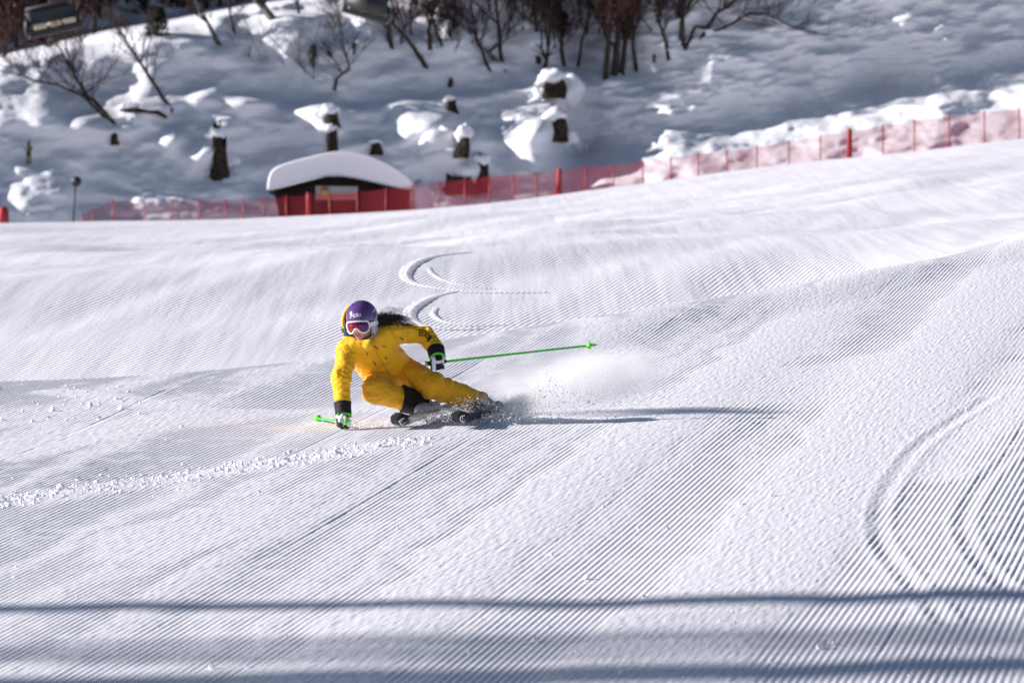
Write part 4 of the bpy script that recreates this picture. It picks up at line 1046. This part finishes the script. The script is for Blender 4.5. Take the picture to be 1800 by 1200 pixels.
# strap of the goggles round the helmet sides
mb = MB()
for sgn in (-1, 1):
    V = []; F = []
    for k in range(9):
        th = sgn*(.92+k*.19)
        for c_ in (-.028, .002): V.append(hl((.113)*math.sin(th), -.010+.134*math.cos(th), c_))
    for k in range(8): F.append((k*2, k*2+1, k*2+3, k*2+2))
    mb.add(V, F)
kid(mb.build('strap', M['white'], gogo), gogo)

# print and seams laid on the cloth
def bvh(V, Q): return BVHTree.FromPolygons([tuple(a) for a in V], [tuple(int(i) for i in q_) for q_ in Q])
BJ, BT, BH = bvh(JV, JQ), bvh(TV, TQ), bvh(HV, HQq)
def hitp(T, px, py, off=.0022):
    d = Vector(((px-900)/FPX, 1, (600-py)/FPX)).normalized(); h_ = T.ray_cast(d*38.5, d, 3.5)
    if h_[0] is None: return None
    nrm = h_[1] if h_[1].dot(d) < 0 else -h_[1]
    return h_[0]+nrm*off-d*off*.5
def ribbon(mb, T, pts, w, off=.0022, n=6):
    L = []
    for i in range(len(pts)-1):
        for k in range(n): L.append(np.array(pts[i])*(1-k/n)+np.array(pts[i+1])*k/n)
    L.append(np.array(pts[-1])); prev = None
    for i, p in enumerate(L):
        t = L[min(i+1, len(L)-1)]-L[max(i-1, 0)]; t = t/max(np.hypot(*t), 1e-6); nn = np.array([-t[1], t[0]])*w/2
        a = hitp(T, *(p+nn), off); b = hitp(T, *(p-nn), off)
        if a is None or b is None or (a-b).length > .2: prev = None; continue
        if prev is not None and (prev[0]-a).length < .08: mb.add([prev[0], prev[1], b, a], [(0, 1, 2, 3)])
        prev = (a, b)
def C(cx, cy): return (540+cx/4.617, 510+cy/4.617)
def decal(name, T, strokes, m, parent, off=.0022):
    mb = MB()
    for pts, w in strokes: ribbon(mb, T, pts, w, off)
    if not mb.V: return None
    return mb.build(name, m, parent, smooth=False)
zips = [[C(545, 450), C(575, 480)], [C(610, 452), C(632, 456)], [C(632, 538), C(648, 562)], [C(540, 580), C(562, 612)], [C(482, 510), C(492, 526)], [C(750, 380), C(778, 402)], [C(725, 285), C(745, 298)]]
for zp in zips: decal('zip_pull', BJ, [(zp, 1.6)], M['print'], jacket)
decal('front_seam', BJ, [([C(520, 425), C(560, 500), C(610, 590), C(650, 660), C(690, 705)], .9)], M['seam'], jacket)
decal('shoulder_seam', BJ, [([C(650, 280), C(690, 340), C(725, 410)], .8), ([C(275, 480), C(330, 560), C(395, 610)], .8)], M['seam'], jacket)
decal('hem_seam', BJ, [([C(560, 640), C(610, 605), C(680, 580)], .8)], M['seam'], jacket)
# sleeve print: bars, rings and a block
st = []
for k in range(3): st.append(([C(908, 322+k*22), C(935, 326+k*22)], 1.7))
st.append(([C(910, 322), C(910, 366)], 1.2))
for (ax_, ay_, rx_, ry_) in ((950, 352, 13, 20), (972, 368, 13, 22)):
    st.append(([C(ax_+rx_*math.cos(t), ay_+ry_*math.sin(t)) for t in np.linspace(0, 6.3, 11)], 1.2))
st.append(([C(985, 378), C(1002, 392)], 7.5)); st.append(([C(972, 398), C(990, 412)], 5))
decal('sleeve_print', BJ, st, M['print'], jacket)
decal('pocket_seam', BT, [([C(560, 700), C(640, 715), C(770, 780)], .8), ([C(760, 640), C(850, 760), C(990, 880)], .7)], M['seam'], trousers)
# helmet vents and lettering
for (a, b) in (((385, 198), (392, 205)), ((522, 185), (528, 192)), ((590, 240), (594, 252)), ((618, 200), (622, 207)), ((535, 155), (545, 158))):
    f_ = lambda w: (570+w[0]/7.826, 510+w[1]/7.826)
    decal('vent', BH, [([f_(a), f_(b)], 2.0)], M['black'], helm, .0012)
f_ = lambda w: (570+w[0]/7.826, 510+w[1]/7.826)
decal('vent', BH, [([f_((500, 394)), f_((558, 386))], 1.4)], M['black'], helm, .0012); decal('vent', BH, [([f_((330, 407)), f_((372, 404))], 1.4)], M['black'], helm, .0012)
decal('side_mark', BH, [([f_((668, 300)), f_((700, 258))], 1.4)], M['white_print'], helm, .0012)
tcv = bpy.data.curves.new('lettering', 'FONT'); tcv.body = 'Milka'; tcv.size = 1.0; tcv.shear = .25; tcv.resolution_u = 3
to = bpy.data.objects.new('lettering', tcv); COL.objects.link(to); bpy.context.view_layer.update()
tm = to.evaluated_get(bpy.context.evaluated_depsgraph_get()).to_mesh()
tv = np.array([w.co[:] for w in tm.vertices]); tf = [tuple(p.vertices) for p in tm.polygons]
bpy.data.objects.remove(to)
W_ = tv[:, 0].max()-tv[:, 0].min(); mb = MB(); VV = []
for a in tv:
    sx = (a[0]-tv[:, 0].min())/W_; qx = 616+sx*18.5; qy = 559.5-sx*4.0-a[1]*10.0
    h_ = hitp(BH, qx, qy, .0014); VV.append(h_ if h_ is not None else Vector(P3(qx, qy, -.2)))
mb.add(VV, tf); lo_ = mb.build('lettering', M['white_print'], helm, smooth=False); lo_.matrix_parent_inverse = Matrix.Identity(4)

# hair blown out to the right
mb = MB(); rr = random.Random(5); hb = Vector(hl(.080, -.075, -.012))
locks = [(rr.uniform(-.030, .034), rr.uniform(-.05, .03), rr.uniform(-.05, .40), rr.uniform(.13, .29), rr.uniform(0, 6)) for _ in range(16)]
for k in range(520):
    z0, y0, sl_, L, phs = locks[k % 16]; wild = k % 5 == 0
    p = hb+Vector((rr.uniform(-.03, .01), y0+rr.uniform(-.015, .015), z0+rr.uniform(-.012, .012))); pts = [p.copy()]
    L = L*(.45+.65*rr.random()**1.4); sl2 = sl_+(rr.uniform(-.1, .55) if wild else rr.uniform(-.05, .05))
    for j in range(1, 10):
        t = j/9; zz = sl2*L*t-.55*L*t*t*(.45+.3*sl_)+.020*math.sin(phs+t*7)*t+(rr.uniform(-.006, .012) if wild else 0)
        q_ = p+Vector((L*t*.96, .03*t+.012*math.sin(phs*2+t*5)*t, zz*(1.0 if not wild else 1.1))); q_.z = max(q_.z, hb.z-.050+.03*t); pts.append(q_)
    r_ = .0013 if wild else .0026
    mb.tube(pts, [r_*(1-.7*(j/9)) for j in range(10)], 4, cap=False)
mb.build('hair', M['hair'], pers)
# boots
def boot(an, knee, toe, m, name='ski_boot'):
    ax = (an-knee)/np.linalg.norm(an-knee); up = -ax; sole = an+ax*.085; heel = sole+(sole-toe)*.28
    def f(P):
        d = cap(P, an+up*.10, an+ax*.03, .062, .056); d = smin(d, cap(P, heel, toe, .042, .038), .02); d = smin(d, cap(P, an+ax*.02, toe, .05, .036), .02); return d
    o, V, Q = sdf_obj(name, f, np.minimum(np.minimum(an, toe), heel)-.16, np.maximum(np.maximum(an, toe), heel)+.16, .0055, m, pers)
    mb = MB(); fw = Vector(toe-an); fw = (fw-Vector(ax)*fw.dot(Vector(ax))).normalized(); sd = Vector(ax).cross(fw)
    Rm = Matrix((sd[:], fw[:], Vector(ax)[:])).transposed()
    for t in (-.06, -.02, .03): mb.box(Vector(an+ax*t)+fw*.055, .085, .014, .016, Rm)
    mb.box(Vector(an).lerp(Vector(toe), .6)+Vector(up)*.045, .07, .03, .014, Rm)
    b_ = mb.build('buckle', M['dark_metal'], o, smooth=False); b_.matrix_parent_inverse = Matrix.Identity(4); return sole
toeR = P3(738, 721, -.13); toeL = P3(838, 722, -.10)
soleR = boot(ANR, KNR, toeR, M['boot']); soleL = boot(ANL, KNL, toeL, M['boot_dark'])
tag(pers, 'skier in a yellow suit and purple helmet leaning low into a turn', 'person')

# skis
def ski(label, tip_c, foot, roll, logo):
    tip = Vector(tip_c); ft = Vector(foot); d = (tip-ft); lead = d.length; d.normalize()
    wu = Vector((0, 0, 1)); u0 = (wu-d*wu.dot(d)).normalized(); l0 = u0.cross(d)
    if l0.x > 0: l0 = -l0
    upv = (u0*math.cos(roll)+l0*math.sin(roll)).normalized(); wv = d.cross(upv).normalized()
    o = empty('ski', ft); V = []; F = []; n = 60; A = lead+.03; B = -.80; W = []
    for i in range(n+1):
        t = i/n; s_ = B+(A-B)*(1-(1-t)**1.6)
        q = (s_-B)/(A-B)
        hw = .033+.020*abs(2*q-1)**2.0
        e = A-s_; hw *= math.sqrt(max(0.0004, 1-max(0, (.058-e)/.058)**2)) if e < .058 else 1
        b2 = s_-B; hw *= math.sqrt(max(.05, 1-max(0, (.03-b2)/.03)**2)) if b2 < .03 else 1
        c = max(0, s_-(A-.20)); lift = 1.9*c*c
        sfw = s_-.45*lift
        th = .005+.009*(1-abs(2*q-1)**2)
        base = ft+d*sfw+upv*lift
        for ww, hh in ((-hw, 0), (hw, 0), (hw*.94, th), (-hw*.94, th)): V.append(base+wv*ww+upv*hh)
    for i in range(n):
        for k in range(4): F.append((i*4+k, i*4+(k+1) % 4, (i+1)*4+(k+1) % 4, (i+1)*4+k))
    F += [(3, 2, 1, 0), (n*4, n*4+1, n*4+2, n*4+3)]
    mb = MB(); mb.add(V, F); bdy = mb.build('ski_body', M['black_gloss'], o, smooth=False)
    bm = bmesh.new(); bm.from_mesh(bdy.data); bmesh.ops.recalc_face_normals(bm, faces=bm.faces); bm.to_mesh(bdy.data); bm.free()
    for off in (0, 1):
        mb = MB(); mb.tube([V[i*4+off] for i in range(2, n)], .0016, 5); mb.build('steel_edge', M['steel'], o)
    mb = MB(); Rm = Matrix((wv[:], d[:], upv[:])).transposed(); mb.box(ft+upv*.035+d*.14, .065, .09, .035, Rm); mb.box(ft+upv*.035-d*.16, .065, .11, .04, Rm)
    bevel(mb.build('binding', M['dark_metal'], o, smooth=False), .006)
    T = BVHTree.FromPolygons([tuple(a) for a in V], F)
    decal('tip_logo', T, logo, M['white_print'], o, .0012)
    tag(o, label, 'ski', 'skis of the skier'); return o
footR = P3(754, 727, .06); footL = P3(858, 725, .07)
lgR = [([(710.5, 735), (705, 736.5), (702.3, 740), (703.5, 744), (708, 748)], 1.7), ([(699.5, 742), (702.5, 738.5)], 1.3), ([(705.0, 739.3), (706.8, 739.8)], 2.0)]
lgL = [([(817, 730), (811.5, 731), (808.5, 734), (809.5, 738), (814.5, 742.5)], 1.7), ([(812, 734.2), (813.8, 734.7)], 2.0)]
ski('black ski with white tip emblem under the bent inside leg, left one', P3(704, 742, -.62), footR, math.radians(58), lgR)
ski('black ski with white tip emblem under the stretched outside leg, right one', P3(810, 738, -.60), footL, math.radians(58), lgL)

# ------------------------------------------------------------------ snow thrown by the skis
def grains():
    C = []; R = []
    def add(n, a, b, spread, r0, r1, d0=0., dspread=.25):
        t = rng.random(n); px_ = a[0]+(b[0]-a[0])*t+rng.normal(0, spread[0], n); py_ = a[1]+(b[1]-a[1])*t+rng.normal(0, spread[1], n)
        Yq = YS+d0+rng.normal(0, dspread, n); xq = (px_-900)/FPX*Yq; zq = (600-py_)/FPX*Yq
        zq = np.maximum(zq, piste_z(xq, Yq)+rng.random(n)*.03)
        C.append(np.stack([xq, Yq, zq], 1)); R.append(rng.uniform(r0, r1, n)*np.where(rng.random(n) < .9, 1, 1.8))
    add(1100, (742, 740), (806, 733), (10, 5), .0015, .0045, -.12, .16)
    add(700, (795, 728), (830, 712), (9, 8), .0015, .004, -.20, .10)
    add(1300, (842, 744), (905, 736), (16, 6), .0015, .0045, -.02, .18)
    add(900, (860, 735), (945, 690), (16, 9), .0012, .0035, .05, .15)
    add(500, (845, 702), (872, 715), (9, 8), .0015, .004, -.12, .06)
    add(2200, (900, 735), (1120, 680), (40, 20), .0015, .0045, .2, .3)
    add(500, (960, 690), (1060, 660), (40, 22), .0015, .005, .2, .3)
    add(250, (1050, 680), (1200, 640), (60, 30), .0015, .004, .3, .3)
    add(500, (620, 748), (690, 744), (14, 3), .0015, .004, -.45, .1)
    return np.concatenate(C), np.concatenate(R)
C, R = grains()
scatter('snow_spray', C, R, OCV, OCF, M['spray'], label='white snow grains spraying up from the edged skis', cat='snow spray')
def cloud(name, label, c, r, R, dens, nscale, seedv):
    bm = bmesh.new(); bmesh.ops.create_icosphere(bm, subdivisions=4, radius=1.0); me = bpy.data.meshes.new(name); bm.to_mesh(me); bm.free()
    o = bpy.data.objects.new(name, me); COL.objects.link(o)
    o.matrix_world = Matrix.Translation(c) @ R.to_4x4() @ Matrix.Diagonal((*r, 1))
    m = bpy.data.materials.new(name); m.use_nodes = True; nt = m.node_tree
    for n_ in list(nt.nodes): nt.nodes.remove(n_)
    N = nt.nodes.new; L = nt.links.new
    out_ = N('ShaderNodeOutputMaterial'); pv = N('ShaderNodeVolumePrincipled'); L(pv.outputs[0], out_.inputs['Volume'])
    pv.inputs['Color'].default_value = (.995, .995, 1, 1); pv.inputs['Anisotropy'].default_value = .0
    tc = N('ShaderNodeTexCoord'); ln = N('ShaderNodeVectorMath'); ln.operation = 'LENGTH'; L(tc.outputs['Object'], ln.inputs[0])
    fo = N('ShaderNodeMapRange'); fo.interpolation_type = 'SMOOTHSTEP'; fo.inputs[1].default_value = 1.0; fo.inputs[2].default_value = .15; L(ln.outputs['Value'], fo.inputs[0])
    ge = N('ShaderNodeNewGeometry'); nz = N('ShaderNodeTexNoise'); nz.inputs['Scale'].default_value = nscale; nz.inputs['Detail'].default_value = 3
    ad = N('ShaderNodeVectorMath'); ad.operation = 'ADD'; ad.inputs[1].default_value = (seedv, 0, 0); L(ge.outputs['Position'], ad.inputs[0]); L(ad.outputs[0], nz.inputs['Vector'])
    nr_ = N('ShaderNodeMapRange'); nr_.inputs[1].default_value = .36; nr_.inputs[2].default_value = .66; nr_.inputs[3].default_value = .12; L(nz.outputs[0], nr_.inputs[0])
    mu = N('ShaderNodeMath'); mu.operation = 'MULTIPLY'; L(fo.outputs[0], mu.inputs[0]); L(nr_.outputs[0], mu.inputs[1])
    m2 = N('ShaderNodeMath'); m2.operation = 'MULTIPLY'; m2.inputs[1].default_value = dens; L(mu.outputs[0], m2.inputs[0]); L(m2.outputs[0], pv.inputs['Density'])
    me.materials.append(m); return tag(o, label, 'snow cloud', kind='stuff')
Ry = lambda a: Matrix.Rotation(math.radians(a), 3, 'Y')
cloud('powder_cloud', 'wide soft cloud of snow powder drifting right behind the skier', at(1010, 672, 40.6), (.90, .45, .24), Ry(-9), 11, 3.5, 3)
cloud('powder_plume', 'denser plume of snow curling off the outside ski', at(895, 722, 40.05), (.27, .22, .12), Ry(-26), 20, 9, 8)

# ------------------------------------------------------------------ chairlift chairs
def lift_chair(label, px, py, Y, roll, yaw, sc=1.0, shell='grey_metal'):
    c = at(px, py, Y); o = empty('lift_chair', c)
    R_ = Matrix.Rotation(yaw, 3, 'Z') @ Matrix.Rotation(roll, 3, 'Y')
    def pt(a, b, d): return c+R_ @ Vector((a, b, d))*sc
    def part(name, m, fn, bv=.03): mb = MB(); fn(mb); x_ = mb.build(name, m, o, smooth=False); bevel(x_, bv); return x_
    part('seat_base', M['dark_metal'], lambda mb: mb.box(pt(0, .05, -.12), 2.3*sc, .75*sc, .28*sc, R_))
    for k in range(3):
        part('seat_cushion', M['cushion'], lambda mb: mb.box(pt(-.62+k*.62, -.12, .13), .54*sc, .62*sc, .2*sc, R_), .05)
    Rb = R_ @ Matrix.Rotation(math.radians(-12), 3, 'X')
    part('backrest', M[shell], lambda mb: mb.box(pt(.05, .42, .50), 1.95*sc, .16*sc, .62*sc, Rb), .05)
    mb = MB(); V = []; F = []; n = 10                    # bubble hood
    for i in range(n+1):
        a = math.radians(-35+150*i/n)
        for sx in (-1.0, 1.0): V.append(pt(sx, .15+.55*math.cos(a), .45+.55*math.sin(a)))
    for i in range(n): F.append((i*2, i*2+1, i*2+3, i*2+2))
    mb.add(V, F); b_ = mb.build('bubble', M[shell], o); md = b_.modifiers.new('s', 'SOLIDIFY'); md.thickness = .03
    for sx in (-1.12, 1.12):
        mb = MB(); mb.blob(pt(sx, .1, .22), .14*sc, .42*sc, .40*sc, 14, 10); mb.build('side_panel', M['dark_metal'], o)
    mb = MB(); mb.tube([pt(-.95, -.1, .2), pt(-.95, -.55, .25), pt(.95, -.55, .25), pt(.95, -.1, .2)], .03*sc, 8); mb.tube([pt(0, -.55, .25), pt(0, -.6, -.5)], .025*sc, 8); mb.tube([pt(-.5, -.62, -.5), pt(.5, -.62, -.5)], .025*sc, 8); mb.build('safety_bar', M['dark_metal'], o)
    top = c+Vector((0, .6, 4.2))
    mb = MB(); mb.tube([pt(-1.0, .6, .75), pt(1.0, .6, .75)], .05*sc, 8); mb.tube([pt(0, .6, .75), c+Vector((0, .65, 2.5)), top], .05*sc, 10); mb.box(top, .5, .16, .2); mb.build('hanger', M['grey_metal'], o)
    tag(o, label, 'chairlift chair', 'chairlift chairs at the top edge'); return top
t1 = lift_chair('grey chairlift chair with beige cushions hanging in the upper left corner', 96, 48, 238, math.radians(-13), math.radians(12))
t2 = lift_chair('black chairlift chair cut by the top edge above the crooked sapling', 644, 24, 250, math.radians(-16), math.radians(172), .9, 'dark_metal')
mb = MB(); dv_ = t2-t1; mb.tube([t1-dv_*3+Vector((0, 0, 0)), t1-dv_*1.5, t1, t2, t2+dv_*1.5, t2+dv_*3], .025, 8)
tag(mb.build('haul_rope', M['dark_metal']), 'steel haul rope of the chairlift above the frame', 'rope')

# ------------------------------------------------------------------ small person on the far slope at left
def far_person():
    Y = hill_y(50, 287); b = np.array(at(50, 287, Y-.25)); o = empty('person', Vector(b)); s = .72
    q = lambda x_, y_, z_: b+np.array([x_, y_, z_])*s
    def f(P):
        d = cap(P, q(.02, 0, .95), q(-.04, 0, 1.35), .17*s, .19*s); d = smin(d, cap(P, q(-.04, 0, 1.4), q(-.02, 0, 1.62), .06*s, .07*s), .04); d = smin(d, ell(P, q(.06, -.02, 1.72), (.10*s, .12*s, .14*s)), .03)
        for sx in (-1, 1):
            d = smin(d, cap(P, q(sx*.09, 0, .92), q(sx*.11+.04, -.10, .5), .10*s, .075*s), .04); d = smin(d, cap(P, q(sx*.11+.04, -.10, .5), q(sx*.11, .0, .05), .075*s, .055*s), .03)
            d = smin(d, cap(P, q(sx*.19-.04, 0, 1.38), q(sx*.27, -.08, 1.08), .07*s, .055*s), .04); d = smin(d, cap(P, q(sx*.27, -.08, 1.08), q(sx*.20, -.30, .98), .055*s, .045*s), .03)
        return d
    body, V, Q = sdf_obj('body', f, b-np.array([.6, .6, .1]), b+np.array([.6, .6, 1.5]), .02, M['cloth_dark'], o)
    for k in ('cloth_olive', 'cloth_blue'): body.data.materials.append(M[k])
    ce = (V[Q].mean(1)-b)/s
    mi = np.where((ce[:, 2] > .9) & (ce[:, 2] < 1.45), 1, 0); mi = np.where((ce[:, 0] < -.17) & (ce[:, 2] > .85), 2, mi)
    body.data.polygons.foreach_set('material_index', mi.astype(np.int32))
    tag(o, 'tiny far person in dark and olive clothes on the shaded slope at left', 'person')
    for sx, lab in ((-1, 'left dark ski under the tiny far person'), (1, 'right dark ski under the tiny far person')):
        mb = MB(); c_ = Vector(q(sx*.11, -.1, .02)); mb.tube([c_+Vector((-.1, .5, .0)), c_+Vector((0, 0, 0)), c_+Vector((.12, -.45, .0)), c_+Vector((.15, -.55, .06))], [.03, .035, .035, .02], 6)
        tag(mb.build('ski', M['cloth_dark']), lab, 'ski')
far_person()

# ------------------------------------------------------------------ trees beside the piste, left of the frame, whose shadows cross the foreground
def piste_tree(label, x, y, r, seed, fork):
    rr = random.Random(seed); zb = zg(x, y)-.3; o = empty('piste_tree', (x, y, zb+.3)); t = MB()
    pts = [Vector((x+rr.uniform(-.06, .06), y+.10*math.sin(k*1.1+seed), zb+k*.72)) for k in range(36)]
    t.tube(pts, [r*(1-.022*k) for k in range(36)], 10); t.build('trunk', M['bark'], o); c = MB()
    for k, (h_, dy, L) in enumerate(fork):
        b = pts[h_]; c.tube([b, b+Vector((.1, dy*.5, L*.35)), b+Vector((.15, dy*.9, L*.7)), b+Vector((.1, dy, L))], [r*.55, r*.5, r*.42, r*.3], 8)
    for k in range(12):
        i = rr.randint(32, 35); grow(c, pts[i], Vector((rr.uniform(-1, 1), rr.uniform(-1, 1), rr.uniform(.2, 1))).normalized(), rr.uniform(1.2, 2.4), r*.25, 2, rr)
    c.build('crown', M['twig'], o); tag(o, label, 'tree', 'trees beside the piste')
piste_tree('bare forked tree beside the piste casting the upper foreground shadow', -45.0, 29.4, .34, 1, [(24, -.9, 9.0), (26, .35, 8.0)])
piste_tree('bare thick tree beside the piste casting the lowest foreground shadow', -46.0, 26.2, .34, 2, [(22, .5, 10.0)])
piste_tree('tall bare tree farthest from the piste casting the middle foreground shadow', -60.0, 27.9, .17, 3, [(30, -.6, 5.0)])
print('objects', len(bpy.data.objects))

print('script seconds', round(time.time()-T0, 1))
print('tris', sum(len(m_.polygons)*(2 if len(m_.polygons) > 5000 else 1.7) for m_ in bpy.data.meshes)/1e6, {m_.name: len(m_.polygons) for m_ in bpy.data.meshes if len(m_.polygons) > 60000})
